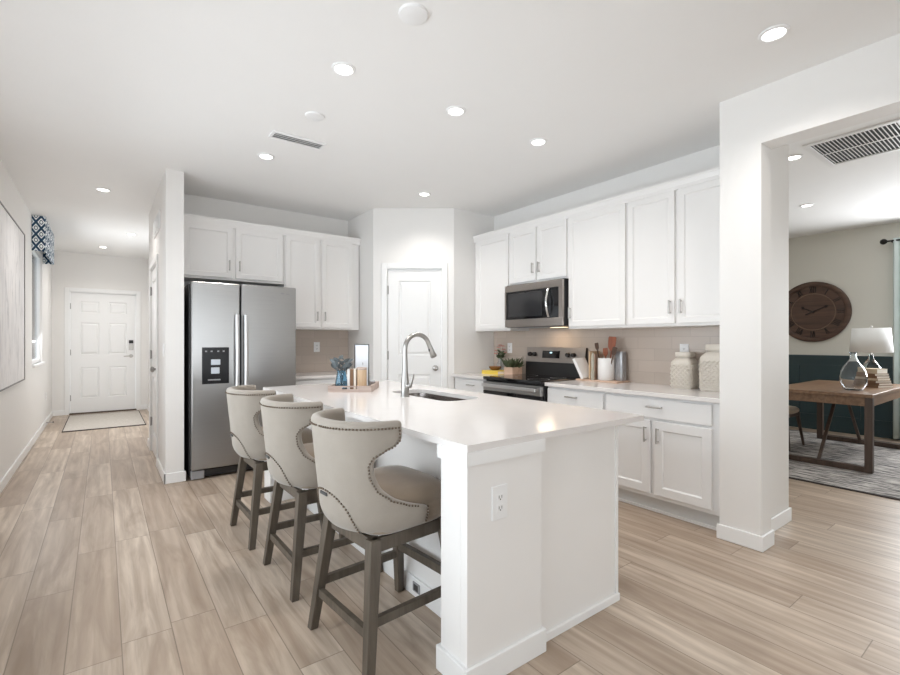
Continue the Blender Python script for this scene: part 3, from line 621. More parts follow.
def make_stool():
    t = thing('bar_stool', 'greige upholstered counter stool', 'bar stool')
    mb = MB(); bm = mb.bm; zs = [0.505, 0.53, 0.55, 0.565, 0.578, 0.588, 0.594, 0.602, 0.612, 0.625, 0.64, 0.66, 0.685, 0.71, 0.74, 0.765, 0.785, 0.80, 0.815, 0.827, 0.838, 0.848, 0.858, 0.87, 0.89, 0.92, 0.95]; nc = 28; prev = None
    for z in zs:
        sm = interp(SM, z); row = [bm.verts.new(shell(sm*(2*i/nc-1), z)[0]) for i in range(nc+1)]
        if prev:
            for i in range(nc): bm.faces.new((prev[i], prev[i+1], row[i+1], row[i]))
        prev = row
    o = mb.done('backrest', 'linen', t, smooth=70, solid=(0.042, -1), sub=1)
    # make the normals point outward (away from the seat) so the padding grows inward
    me = o.data; c = sum((p.normal.dot(Vector((p.center.x+0.060, p.center.y, 0))) for p in me.polygons))
    if c < 0: me.flip_normals()
    # nailheads along the outline and the lower back arch
    P = []
    def run(path, step=0.0122):
        acc = 0; last = None
        for s_, z_ in path:
            p, n = shell(s_, z_)
            if last is None or (p-last).length >= step: P.append(p+n*0.002); last = p
    def nails():
        mb = MB()
        for p in P: mb.ball(p, 0.0047, sub=1)
        o = mb.done('nailhead_trim', 'nail', t, smooth=60); P.clear(); return o
    for sg in (-1, 1):
        run([(sg*(0.003+k*0.002), 0.924) for k in range(0, 166)]+[(sg*(interp(SM, 0.924-k*0.001)-0.017), 0.924-k*0.001) for k in range(0, 326)]); nails()
        run([(sg*0.455, 0.592-k*0.001) for k in range(0, 72)]); nails()
    run([(0.148*math.sin(a*PI/240), 0.522+0.15*math.cos(a*PI/240)) for a in range(-120, 121)]); nails()
    p, n = shell(0, 0.655); MB().box(-0.002, 0.004, -0.028, 0.028, -0.006, 0.006, Matrix.Translation(p-Vector((0.003, 0, 0)))).done('pull_tab', 'slot', t, bevel=0.002)
    mb = MB(); mb.lathe([(0, 0.505), (0.92, 0.505), (0.985, 0.515), (1.0, 0.535), (1.0, 0.585), (0.985, 0.592), (1.0, 0.60), (0.985, 0.625), (0.93, 0.645), (0.80, 0.660), (0.5, 0.672), (0, 0.676)], (0.008, 0, 0), 56, 0.206, 0.208, 4.5)
    mb.done('seat', 'seatf', t, smooth=60)
    MB().cyl((0.01, 0, 0.496), (0.01, 0, 0.507), 0.17, n=32).done('swivel_plate', 'black', t, smooth=40)
    a = 0.172; mb = MB(); mb.box(-a-0.01, -a+0.012, -a+0.02, a-0.02, 0.445, 0.498).box(a-0.012, a+0.01, -a+0.02, a-0.02, 0.445, 0.498).box(-a-0.01, a+0.01, -a-0.01, -a+0.012, 0.445, 0.498).box(-a-0.01, a+0.01, a-0.012, a+0.01, 0.445, 0.498).box(-a, a, -0.04, 0.04, 0.475, 0.496)
    mb.done('apron', 'stoolwood', t, bevel=0.002)
    top, ft = 0.172, 0.230
    at_ = lambda sx, sy, z: Vector((sx*(ft+(top-ft)*z/0.498), sy*(ft+(top-ft)*z/0.498), z))
    for sx in (-1, 1):
        for sy in (-1, 1): MB().leg(at_(sx, sy, 0.498), at_(sx, sy, 0), 0.047, 0.035).done('leg', 'stoolwood', t, bevel=0.002)
    MB().bar(at_(-1, -1, 0.165), at_(-1, 1, 0.165), 0.022, 0.022, 0.034, 0.034).done('stretcher', 'stoolwood', t)
    MB().bar(at_(1, -1, 0.25), at_(1, 1, 0.25), 0.026, 0.026, 0.036, 0.036).done('stretcher', 'stoolwood', t)
    for sy in (-1, 1): MB().bar(at_(-1, sy, 0.205), at_(1, sy, 0.205), 0.022, 0.022, 0.034, 0.034).done('stretcher', 'stoolwood', t)
    return t
def copy_tree(o, parent=None):
    c = o.copy(); COL.objects.link(c); c.parent = parent
    for ch in list(o.children): copy_tree(ch, c)
    return c
st0 = make_stool(); GS = 'bar stools along the island'
stools = [(0.981, 1.772, 4.5, 'greige upholstered counter stool with nailhead trim, nearest the camera beside the island post'),
          (0.968, 2.478, 0.5, 'greige nailhead counter stool in the middle of the three'),
          (0.942, 3.185, 1, 'greige nailhead counter stool farthest back, in front of the refrigerator')]
for i, (x, y, a, lab) in enumerate(stools):
    o = st0 if i == 0 else copy_tree(st0)
    o.location = (x, y, 0); o.rotation_euler = (0, 0, math.radians(a)); tag(o, lab, 'bar stool', GS)

# ------------------------------------------------------------------ refrigerator
fr = thing('refrigerator', 'stainless steel side by side refrigerator with black water dispenser', 'refrigerator', (1.08, 5.05, 0))
RF = FR((0.0, 4.75, 0), (1, 0, 0))
B(0.618, 1.548, 4.752, 5.42, 0.03, 1.768).done('cabinet_body', 'fridgeside', fr, bevel=0.004)
dl = MB().fbox(RF, 0.628, 1.030, 0.095, 1.788, 0.004, 0.07).done('freezer_door', 'steel', fr, bevel=0.010)
dr = MB().fbox(RF, 1.042, 1.560, 0.095, 1.788, 0.004, 0.07).done('refrigerator_door', 'steel', fr, bevel=0.010)
for o, u in ((dl, 0.998), (dr, 1.074)):
    mb = MB(); mb.tube([RF.P(u, 0.64+k*0.857/10, 0.115+0.012*math.sin(PI*k/10)) for k in range(11)], 0.019, 16)
    for z in (0.665, 1.47): mb.cyl(RF.P(u, z, 0.07), RF.P(u, z, 0.116), 0.010, n=12)
    mb.done('handle', 'bar', o, smooth=45)
mb = MB(); mb.fbox(RF, 0.712, 0.937, 0.862, 1.195, 0.066, 0.0735); dp = mb.done('water_dispenser', 'dispenser', dl, bevel=0.006)
mb = MB(); mb.fbox(RF, 0.785, 0.862, 1.035, 1.085, 0.074, 0.080).fbox(RF, 0.785, 0.855, 0.955, 1.012, 0.074, 0.082); mb.done('paddle', 'ledblue', dl, bevel=0.003)
mb = MB(); mb.fbox(RF, 0.76, 0.86, 0.895, 0.905, 0.074, 0.095); mb.done('drip_shelf', 'greyplastic', dl)
for u in (0.745, 0.79, 0.845, 0.89): MB().fbox(RF, u-0.008, u+0.008, 1.153, 1.165, 0.0735, 0.0742).done('button', 'greyplastic', dl)
mb = MB(); mb.ball(RF.P(1.425, 1.722, 0.0705), 0.02, 1, 0.06, 0.35, 2).ball(RF.P(1.475, 1.7185, 0.0705), 0.022, 1, 0.06, 0.18, 2); mb.done('badge', 'greyplastic', dr, smooth=60)
MB().fbox(RF, 0.64, 1.53, 0.02, 0.085, -0.01, 0.03).done('toe_grille', 'black', fr, bevel=0.004)
MB().fbox(RF, 0.628, 0.735, 0.01, 0.085, 0.0, 0.05).done('hinge_foot', 'greyplastic', fr, bevel=0.006)
MB().fbox(RF, 1.42, 1.545, 0.01, 0.085, 0.0, 0.05).done('hinge_foot', 'greyplastic', fr, bevel=0.006)

# ------------------------------------------------------------------ range
rg = thing('electric_range', 'stainless electric range with black glass cooktop between base cabinets', 'stove', (3.45, 3.215, 0))
GY0, GY1 = 2.822, 3.608; GF = FR((3.16, GY1, 0), (0, -1, 0)); GW = GY1-GY0
B(3.162, 3.79, GY0, GY1, 0.02, 0.862).done('body', 'black', rg, bevel=0.003)
B(3.118, 3.755, GY0-0.0005, GY1+0.0005, 0.863, 0.893).done('cooktop', 'blackglass', rg, bevel=0.006)
od = MB().fbox(GF, 0.006, GW-0.006, 0.20, 0.755, 0, 0.045).done('oven_door', 'blackglass', rg, bevel=0.004)
MB().fbox(GF, 0.006, GW-0.006, 0.757, 0.845, 0, 0.045).done('door_band', 'steel', od, bevel=0.003)
mb = MB(); mb.fbox(GF, 0.03, GW-0.03, 0.795, 0.828, 0.075, 0.092)
for u in (0.045, GW-0.06): mb.fbox(GF, u, u+0.02, 0.80, 0.823, 0.045, 0.078)
mb.done('handle', 'bar', od, bevel=0.006)
MB().fbox(GF, 0.006, GW-0.006, 0.04, 0.195, 0, 0.04).done('storage_drawer', 'steel', rg, bevel=0.004)
mb = MB(); mb.prism([(3.735, GY0+0.004, 0.893), (3.79, GY0+0.004, 0.893), (3.79, GY0+0.004, 1.185), (3.765, GY0+0.004, 1.185), (3.74, GY0+0.004, 1.03)], (0, GW-0.008, 0)); mb.done('back_panel', 'black', rg)
BF = FR((3.739, GY1-0.004, 0), (0, -1, 0)); tilt = 0.025/0.155
def bp(u, v, w): return BF.P(u, v, w-(v-1.03)*tilt)
mb = MB(); W_ = GW-0.008; mb.hexa([bp(0, 1.03, 0.004), bp(W_, 1.03, 0.004), bp(W_, 1.03, 0), bp(0, 1.03, 0), bp(0, 1.187, 0.004), bp(W_, 1.187, 0.004), bp(W_, 1.187, 0), bp(0, 1.187, 0)]); cp = mb.done('control_panel', 'mwsteel', rg)
mb = MB(); mb.hexa([bp(0.235, 1.075, 0.008), bp(0.465, 1.075, 0.008), bp(0.465, 1.075, 0.003), bp(0.235, 1.075, 0.003), bp(0.235, 1.15, 0.008), bp(0.465, 1.15, 0.008), bp(0.465, 1.15, 0.003), bp(0.235, 1.15, 0.003)]); mb.done('display', 'blackglass', cp)
mb = MB(); mb.hexa([bp(0.335, 1.125, 0.0086), bp(0.365, 1.125, 0.0086), bp(0.365, 1.125, 0.008), bp(0.335, 1.125, 0.008), bp(0.335, 1.138, 0.0086), bp(0.365, 1.138, 0.0086), bp(0.365, 1.138, 0.008), bp(0.335, 1.138, 0.008)]); mb.done('clock_digits', 'display', cp)
for u in (0.06, 0.125, 0.575, 0.645):
    mb = MB(); mb.cyl(bp(u, 1.112, 0.004), bp(u, 1.112, 0.03), 0.024, 0.021, 20); mb.cyl(bp(u, 1.112, 0.03), bp(u, 1.112, 0.034), 0.021, 0.017, 20); mb.done('knob', 'black', cp, smooth=40)
for x, y, r in ((3.28, 3.0, 0.10), (3.28, 3.4, 0.085), (3.56, 3.0, 0.075), (3.56, 3.4, 0.10)):
    MB().lathe([(r-0.003, 0.8932), (r, 0.8934), (r+0.003, 0.8932)], (x, y, 0), 40).done('burner_ring', 'greyplastic', rg)

# ------------------------------------------------------------------ microwave
mw = thing('microwave', 'stainless over the range microwave with black glass door', 'microwave', (3.6, 3.219, 1.395))
MF = FR((3.445, 3.606, 0), (0, -1, 0)); MW = 0.774
B(3.447, 3.795, 2.833, 3.605, 1.395, 1.840).done('body', 'black', mw, bevel=0.003)
MB().fbox(MF, 0, MW, 1.765, 1.832, 0, 0.025).done('vent_band', 'mwsteel', mw, bevel=0.003)
MB().fbox(MF, 0, MW, 1.397, 1.475, 0, 0.025).done('bottom_band', 'mwsteel', mw, bevel=0.003)
md = MB().fbox(MF, 0.0, 0.625, 1.478, 1.762, 0, 0.022).done('door', 'blackglass', mw, bevel=0.003)
MB().fbox(MF, 0.055, 0.52, 1.50, 1.74, 0.022, 0.0235).done('door_window', 'mwglass', md)
MB().fbox(MF, 0, 0.022, 1.475, 1.765, 0.0, 0.0255).done('side_trim', 'mwsteel', mw)
MB().fbox(MF, MW-0.045, MW, 1.475, 1.765, 0, 0.025).done('side_trim', 'mwsteel', mw)
MB().fbox(MF, 0.63, MW-0.047, 1.478, 1.762, 0, 0.022).done('control_panel', 'blackglass', mw)
mb = MB(); pts = [MF.P(0.612+0.0*k, 1.485+0.27*k/12, 0.030+0.038*math.sin(PI*k/12)) for k in range(13)]
mb.tube(pts, 0.0115, 12); mb.done('handle', 'chrome', md, smooth=50)
MB().fbox(MF, 0.12, 0.66, 1.388, 1.395, -0.30, -0.05).done('underside_grille', 'greyplastic', mw)
lt = MB().fbox(MF, 0.50, 0.66, 1.3855, 1.3885, -0.20, -0.12).done('task_lamp', emit_mat('warm_lamp', (1.0, 0.78, 0.5), 3), mw)
area('microwave_task_light', (3.56, 3.15, 1.38), (0, 0, 0), 0.22, 0.10, 1.3, (1.0, 0.76, 0.52))

# ------------------------------------------------------------------ ceiling fixtures
def can(x, y, label, group, power=CAN_POWER, r=0.047):
    t = thing('recessed_light', label, 'ceiling light', (x, y, H), 0, group)
    MB().lathe([(r, H-0.004), (r+0.004, H-0.010), (r+0.016, H-0.006), (r+0.019, H-0.0005), (r, H-0.0005)], (x, y, 0), 40).done('trim_ring', 'plate', t, smooth=40)
    MB().lathe([(0, H-0.0035), (r, H-0.0035), (r, H-0.0005), (0, H-0.0005)], (x, y, 0), 40).done('lens', 'lens', t, smooth=40)
    l = bpy.data.lights.new('downlight', 'SPOT'); l.energy = power*PI; l.color = CAN_COLOR; l.spot_size = math.radians(140); l.spot_blend = 0.9; l.shadow_soft_size = 0.06
    o = bpy.data.objects.new('downlight', l); COL.objects.link(o); o.location = (x, y, H-0.02)
GC = 'recessed lights in the kitchen ceiling'
can(1.07, 2.42, 'lit recessed ceiling light above the nearest stool side of the island', GC)
can(1.855, 2.42, 'lit recessed ceiling light centred above the island sink', GC)
can(2.645, 2.42, 'lit recessed ceiling light in front of the range wall cabinets', GC)
can(2.645, 3.98, 'lit recessed ceiling light in front of the pantry door', GC)
can(1.067, 3.94, 'lit recessed ceiling light in front of the refrigerator beside the air register', GC)
can(2.64, 0.875, 'lit recessed ceiling light near the top of the doorway to the den', GC)
GH = 'recessed lights in the hall ceiling'
can(0.0, 5.78, 'lit recessed ceiling light at the near end of the entry hall', GH)
can(0.0, 9.30, 'lit recessed ceiling light right in front of the front door', GH)
can(0.325, 7.94, 'lit recessed ceiling light in the hall at the right wall jog', GH)
GD = 'recessed lights in the den ceiling'
can(4.55, 1.37, 'lit recessed ceiling light just inside the den doorway beside the grille', GD, 6)
can(6.27, 1.76, 'lit recessed ceiling light deeper in the den above the desk', GD, 6)
tag(MB().lathe([(0, H-0.015), (0.055, H-0.015), (0.066, H-0.011), (0.069, H), (0, H)], (1.149, 1.82, 0), 40).done('smoke_detector', 'plate', None, smooth=40), 'round white smoke detector on the ceiling at the top centre of the photo', 'smoke detector')
tag(MB().lathe([(0, H-0.010), (0.05, H-0.010), (0.060, H-0.007), (0.064, H), (0, H)], (1.141, 3.044, 0), 40).done('ceiling_cover_plate', 'plate', None, smooth=40), 'blank round white cover plate on the ceiling beside the air register', 'cover plate')
rg_ = thing('air_register', 'narrow white slotted air register in the kitchen ceiling', 'air vent', (1.175, 3.483, H))
mb = MB(); x0, x1, y0, y1 = 0.975, 1.375, 3.42, 3.55
mb.box(x0, x1, y0, y0+0.022, H-0.012, H).box(x0, x1, y1-0.022, y1, H-0.012, H).box(x0, x0+0.022, y0+0.022, y1-0.022, H-0.012, H).box(x1-0.022, x1, y0+0.022, y1-0.022, H-0.012, H); mb.done('frame', 'plate', rg_, bevel=0.003)
B(x0+0.02, x1-0.02, y0+0.02, y1-0.02, H-0.002, H-0.0005).done('duct', 'greyplastic', rg_)
for k, dy in enumerate((0.036, 0.065, 0.094)):
    B(-0.177, 0.177, -0.014, 0.014, -0.0015, 0.0015, Matrix.Translation((1.175, y0+dy, H-0.012)) @ Matrix.Rotation(math.radians(28), 4, 'X')).done('louver', 'plate', rg_)
gr = thing('return_air_grille', 'large white return air grille in the den ceiling', 'air vent', (4.69, 0.90, H))
gx0, gx1, gy0, gy1 = 4.34, 5.03, 0.68, 1.25
mb = MB(); mb.box(gx0, gx1, gy0, gy0+0.04, H-0.010, H).box(gx0, gx1, gy1-0.04, gy1, H-0.010, H).box(gx0, gx0+0.04, gy0+0.04, gy1-0.04, H-0.010, H).box(gx1-0.04, gx1, gy0+0.04, gy1-0.04, H-0.010, H); mb.done('frame', 'plate', gr, bevel=0.003)
B(gx0+0.04, gx1-0.04, gy0+0.04, gy1-0.04, H-0.0015, H-0.0005).done('duct', 'ventdark', gr)
mb = MB(); n = 21
for k in range(n):
    y = gy0+0.04+(gy1-gy0-0.08)*(k+0.5)/n; mb.box(gx0+0.04, gx1-0.04, y-0.003, y+0.003, H-0.0045, H-0.0015)
mb.box((gx0+gx1)/2-0.006, (gx0+gx1)/2+0.006, gy0+0.04, gy1-0.04, H-0.005, H-0.0015)
mb.done('slats', 'plate', gr)

# ------------------------------------------------------------------ outlets, switches, chime
def outlet(f, u, v, label, w=0, pw=0.074, ph=0.118, switch=False, group='wall outlets'):
    t = thing('light_switch' if switch else 'wall_outlet', label, 'switch' if switch else 'outlet', f.P(u, v, w), 0, None if switch else group)
    MB().fbox(f, u-pw/2, u+pw/2, v-ph/2, v+ph/2, w, w+0.006).done('plate', 'plate', t, bevel=0.003)
    if switch: MB().fbox(f, u-0.016, u+0.016, v-0.033, v+0.033, w+0.006, w+0.010).done('rocker', 'plate', t, bevel=0.002); return
    for s in (-1, 1):
        o = MB().fbox(f, u-0.016, u+0.016, v+s*0.020-0.014, v+s*0.020+0.014, w+0.006, w+0.008).done('receptacle', 'plate', t, bevel=0.002)
        mb = MB(); mb.fbox(f, u-0.008, u-0.0055, v+s*0.020-0.004, v+s*0.020+0.007, w+0.008, w+0.0083).fbox(f, u+0.0055, u+0.008, v+s*0.020-0.004, v+s*0.020+0.007, w+0.008, w+0.0083).cyl(f.P(u, v+s*0.020-0.008, w+0.008), f.P(u, v+s*0.020-0.008, w+0.0083), 0.003, n=8)
        mb.done('slots', 'slot', o)
outlet(FR((1.032, 1.280, 0), (1, 0, 0)), 0.153, 0.650, 'white duplex outlet on the end of the island', 0, 0.078, 0.128)
outlet(FR((3.80, 4.2, 0), (0, -1, 0)), 4.2-1.89, 1.17, 'white outlet on the tile behind the smaller canister')
outlet(FR((3.80, 4.2, 0), (0, -1, 0)), 4.2-3.918, 1.172, 'white outlet on the tile left of the range behind the planter')
outlet(FR((0, 5.44, 0), (1, 0, 0)), 2.060, 1.181, 'white outlet on the tan tile right of the refrigerator')
outlet(FR((LX, 8.0, 0), (0, 1, 0)), 1.17, 0.43, 'white outlet low on the left hall wall below the window')
outlet(FR((1.221, 3.0, 0), (0, -1, 0)), 3.0-1.905, 0.055, 'small dark outlet low on the island baseboard under the nearest stool', 0, 0.05, 0.035) if False else None
ob = thing('floor_outlet', 'small dark outlet in the island baseboard behind the nearest stool', 'outlet', (1.221, 1.905, 0.05))
OF = FR((1.221, 1.935, 0), (0, -1, 0)); MB().fbox(OF, 0, 0.06, 0.03, 0.075, 0, 0.005).done('plate', 'greyplastic', ob, bevel=0.002); MB().fbox(OF, 0.012, 0.048, 0.038, 0.067, 0.005, 0.0065).done('receptacle', 'slot', ob)
outlet(FR((0.44, 4.9, 0), (0, -1, 0)), 0.0, 1.172, 'white rocker light switch on the hall side wall near its end', switch=True)
wr = thing('wall_register', 'small pale rectangular wall register high on the right hall wall above the door', 'air vent', (0.44, 5.51, 2.35)); CF = FR((0.44, 5.80, 0), (0, -1, 0))
MB().fbox(CF, 0, 0.58, 2.335, 2.505, 0, 0.014).done('frame', 'plate', wr, bevel=0.004)
for k in range(7): MB().fbox(CF, 0.03, 0.55, 2.352+k*0.020, 2.368+k*0.020, 0.014, 0.019).done('louver', 'toe', wr)
for x0_, y, s, lab in ((LX+0.014, 9.05, 1, 'small white door stop on the left hall baseboard near the entry'), (0.646, 7.1, -1, 'small white door stop on the right hall baseboard')):
    t = thing('door_stop', lab, 'door stop', (x0_, y, 0.05), 0, 'door stops in the hall')
    MB().cyl((x0_, y, 0.05), (x0_+s*0.07, y, 0.05), 0.007, n=10).done('rod', 'hinge', t); MB().cyl((x0_+s*0.07, y, 0.05), (x0_+s*0.085, y, 0.05), 0.011, n=12).done('rubber_tip', 'rubber', t)

# ------------------------------------------------------------------ hall: picture, valance, rug
pa = thing('framed_painting', 'large pale abstract painting in thin dark frame on the left wall', 'painting', (LX, 5.9, 0.83)); AF = FR((LX, 4.80, 0), (0, 1, 0))
AE, A0, A1 = 1.81, 0.845, 2.375
MB().fbox(AF, 0.012, AE-0.012, A0+0.012, A1-0.012, 0.002, 0.020).done('canvas', 'painting', pa)
mb = MB(); mb.fbox(AF, 0, 0.012, A0, A1, 0.002, 0.026).fbox(AF, AE-0.012, AE, A0, A1, 0.002, 0.026).fbox(AF, 0.012, AE-0.012, A0, A0+0.012, 0.002, 0.026).fbox(AF, 0.012, AE-0.012, A1-0.012, A1, 0.002, 0.026); mb.done('frame', 'artframe', pa)
VF = FR((LX, 7.43, 0), (0, 1, 0)); mb = MB(); bm = mb.bm
n = 40; rows = []
plan = [(0.0, 0.0)]+[(0.0, 0.012*k) for k in range(1, 11)]+[(1.28*k/n, 0.12+0.006*math.sin(k*1.1)) for k in range(0, n+1)]+[(1.28, 0.12-0.012*k) for k in range(1, 11)]
for v in (2.335, 2.47, 2.60, 2.758): rows.append([bm.verts.new(VF.P(u, v+(0.012*math.sin(u*16) if v < 2.34 else 0), w+0.002)) for u, w in plan])
for a, b in zip(rows, rows[1:]):
    for i in range(len(plan)-1): bm.faces.new((a[i], a[i+1], b[i+1], b[i]))
tag(mb.done('window_valance', 'lattice', None, solid=(0.006, 0)), 'navy and white lattice print valance above the hall window', 'valance')
rug = thing('entry_rug', 'cream entry rug with dark border before the front door', 'rug', (0.02, 9.15, 0))
B(-0.445, 0.505, 8.30, 9.99, 0.0, 0.009).done('field', 'hallrug', rug)
mb = MB(); mb.box(-0.455, 0.515, 8.272, 8.30, 0, 0.011).box(-0.455, 0.515, 9.99, 10.01, 0, 0.011).box(-0.455, -0.445, 8.30, 9.99, 0, 0.011).box(0.505, 0.515, 8.30, 9.99, 0, 0.011); mb.done('border', 'rugedge', rug)

# ------------------------------------------------------------------ tray on the island
ZC = 0.882
TM = Matrix.Translation((1.297, 3.203, ZC)) @ Matrix.Rotation(math.radians(-36.7), 4, 'Z')
def T(x, y, z=0): return TM @ Vector((x, y, z))
tr = thing('serving_tray', 'weathered wooden serving tray with cut handles on the island', 'tray', T(0.155, 0.21), math.radians(-36.7))
B(0.0, 0.31, 0.0, 0.38, 0.0, 0.010, TM).done('base', 'traywood', tr)
mb = MB()
for y in (0.0, 0.368):
    mb.box(0, 0.31, y, y+0.012, 0.010, 0.022, TM).box(0, 0.10, y, y+0.012, 0.022, 0.036, TM).box(0.21, 0.31, y, y+0.012, 0.022, 0.036, TM).box(0, 0.31, y, y+0.012, 0.036, 0.046, TM)
for x in (0.0, 0.298): mb.box(x, x+0.012, 0.012, 0.368, 0.010, 0.046, TM)
mb.done('rim', 'traywood', tr)
def at_tray(x, y): p = T(x, y); return (p.x, p.y, ZC+0.0105)
p = at_tray(0.062, 0.15); z0 = p[2]
tag(MB().lathe([(0.0, 0.0), (0.042, 0.0), (0.047, 0.012), (0.046, 0.05), (0.037, 0.10), (0.032, 0.128), (0.036, 0.14), (0.033, 0.14), (0.029, 0.127), (0.034, 0.10), (0.042, 0.05), (0.042, 0.014), (0.0, 0.008)], p, 28).done('glass_vase', 'blueglass', None, smooth=50), 'small blue glass vase with grey leaves on the wooden tray', 'vase')
def blade(mb, base, tip, w, bend=0.15, n=5):
    base, tip = Vector(base), Vector(tip); d = tip-base; side = d.cross(Vector((random.uniform(-1, 1), random.uniform(-1, 1), 0.3))).normalized(); nrm = d.cross(side).normalized()
    pts = [base+d*t/n+nrm*bend*d.length*((t/n)**2) for t in range(n+1)]
    ws = [w*(0.35+1.3*math.sin(PI*min(0.98, (0.18+0.80*t/n)))) * (1 if t < n else 0.15) for t in range(n+1)]
    rr = []
    for q, w_ in zip(pts, ws): rr.append([mb.bm.verts.new(q+side*w_*a+nrm*w_*b) for a, b in ((-1, 0), (0, 0.28), (1, 0), (0, -0.28))])
    for a, b in zip(rr, rr[1:]):
        for k in range(4): mb.bm.faces.new((a[k], a[(k+1) % 4], b[(k+1) % 4], b[k]))
    mb.bm.faces.new(rr[0][::-1]); mb.bm.faces.new(rr[-1])
sp = thing('leaf_sprig', 'grey green leafy sprig standing in the blue vase', 'plant', p)
st, lf = MB(), MB()
for k in range(6):
    a = k*PI/3+0.4; tip = Vector((p[0]+0.065*math.cos(a), p[1]+0.065*math.sin(a), z0+0.20+0.03*math.sin(k*2.1)))
    b0 = Vector((p[0]+0.006*math.cos(a), p[1]+0.006*math.sin(a), z0+0.02)); mid = Vector((p[0]+0.012*math.cos(a), p[1]+0.012*math.sin(a), z0+0.12)); st.tube([b0, mid, tip], 0.0016, 6)
    for j in range(5):
        q = mid.lerp(tip, 0.25+j*0.18); ang = a+(1 if j % 2 else -1)*1.1; blade(lf, q, q+Vector((0.045*math.cos(ang), 0.045*math.sin(ang), 0.03)), 0.008)
st.done('stems', 'leafgrey', sp); lf.done('leaves', 'leafgrey', sp)
def bookat(x0, x1, y0, y1, h, cov, label, group):
    b = thing('book', label, 'book', T((x0+x1)/2, (y0+y1)/2, 0.0105), math.radians(-36.7), group)
    B(x0+0.002, x1-0.002, y0+0.003, y1, 0.0135, 0.0105+h-0.003, TM).done('pages', 'paper', b)
    mb = MB(); mb.box(x0, x0+0.002, y0, y1, 0.0105, 0.0105+h, TM).box(x1-0.002, x1, y0, y1, 0.0105, 0.0105+h, TM).box(x0+0.002, x1-0.002, y0, y0+0.003, 0.0105, 0.0105+h, TM); mb.done('cover', cov, b)
GBk = 'books standing on the island tray'
bookat(0.110, 0.128, 0.13, 0.25, 0.150, 'whiteceramic', 'white upright book on the tray next to the blue vase', GBk)
bookat(0.130, 0.156, 0.13, 0.25, 0.150, 'bookbrown', 'brown upright book on the tray between two pale books', GBk)
bookat(0.158, 0.174, 0.13, 0.25, 0.152, 'paper', 'cream upright book on the tray beside the wooden canister', GBk)
p = at_tray(0.213, 0.16); wc = thing('wooden_canister', 'tall light wooden canister at the right end of the tray', 'canister', p)
MB().lathe([(0, 0), (0.034, 0), (0.036, 0.004), (0.036, 0.142), (0, 0.142)], p, 28).done('body', 'maple', wc, smooth=40)
MB().lathe([(0, 0.143), (0.037, 0.143), (0.037, 0.158), (0.034, 0.162), (0, 0.162)], p, 28).done('lid', 'traywood', wc, smooth=40)
pf = thing('picture_frame', 'thin black framed print standing at the back of the island tray', 'picture frame', T(0.18, 0.345, 0.0105), math.radians(-36.7))
mb = MB(); a, b, y0, y1, z0, z1 = 0.122, 0.238, 0.33, 0.342, 0.0125, 0.345
mb.box(a, a+0.006, y0, y1, z0, z1, TM).box(b-0.006, b, y0, y1, z0, z1, TM).box(a+0.006, b-0.006, y0, y1, z0, z0+0.006, TM).box(a+0.006, b-0.006, y0, y1, z1-0.006, z1, TM); mb.done('frame', 'black', pf)
B(a+0.006, b-0.006, y0+0.003, y1-0.002, z0+0.006, z1-0.006, TM).done('print', 'patternsheet', pf)
mb = MB(); mb.bar(T(0.18, 0.3435, 0.20), T(0.18, 0.360, 0.013), 0.03, 0.03, 0.003, 0.003); mb.done('easel_back', 'black', pf)
p = at_tray(0.268, 0.30); tag(MB().lathe([(0, 0), (0.018, 0), (0.022, 0.05), (0.020, 0.05), (0.0165, 0.004), (0, 0.004)], p, 20).done('small_glass', 'glass', None, smooth=50), 'tiny clear glass in the right back corner of the tray', 'glass')

# ------------------------------------------------------------------ right worktop: canisters, crock, boards
def canister(x, y, w, h, neck, label):
    t = thing('ceramic_canister', label, 'canister', (x, y, ZC), 0, 'patterned ceramic canisters')
    prof = [(0, 0.0), (w*0.94, 0.0), (w, 0.008), (w, h*0.70), (w*0.96, h*0.735), (w*0.72, h*0.815), (w*0.66, h*0.83)]
    MB().lathe([(r/1, z) for r, z in prof]+[(0, h*0.83)], (x, y, ZC), 64, 1, 1, 7).done('body', 'ceramic', t, smooth=35)
    lid = MB().lathe([(0, h*0.83), (w*0.60, h*0.83), (w*0.60, h*0.87), (w*0.76, h*0.875), (w*0.78, h*0.89), (w*0.78, h*0.97), (w*0.74, h), (0, h)], (x, y, ZC), 48, 1, 1, 3.5).done('lid', 'ceramic', t, smooth=40)
    # raised diagonal trellis on the four faces
    mb = MB(); a = w*0.86; z0, z1 = ZC+h*0.06, ZC+h*0.66
    for nx, ny in ((-1, 0), (0, -1), (1, 0), (0, 1)):
        c = Vector((x, y, 0))+Vector((nx, ny, 0))*(w+0.0005); tt = Vector((-ny, nx, 0))
        for sgn in (-1, 1):
            k = -3.0*a
            while k < 3.0*a:
                pts = []
                for j in range(25):
                    z = z0+(z1-z0)*j/24; u = k+sgn*(z-z0)
                    if -a <= u <= a: pts.append(c+tt*u+Vector((0, 0, z)))
                if len(pts) >= 2: mb.tube([pts[0], pts[-1]], 0.0042, 6)
                k += 0.034
    mb.done('trellis_relief', 'ceramic', t, smooth=60)
canister(3.675, 1.822, 0.082, 0.283, 0, 'smaller cream ceramic canister with trellis relief, the left of the pair')
canister(3.652, 1.566, 0.100, 0.345, 0, 'larger cream ceramic canister with diagonal relief beside the wing wall')
sb = tag(B(3.585, 3.785, 2.365, 2.812, ZC, ZC+0.014).done('wooden_board', 'planter', None, bevel=0.004), 'low blush wooden board under the crock right of the range', 'board')
zb = ZC+0.0145
p = (3.685, 2.545, zb)
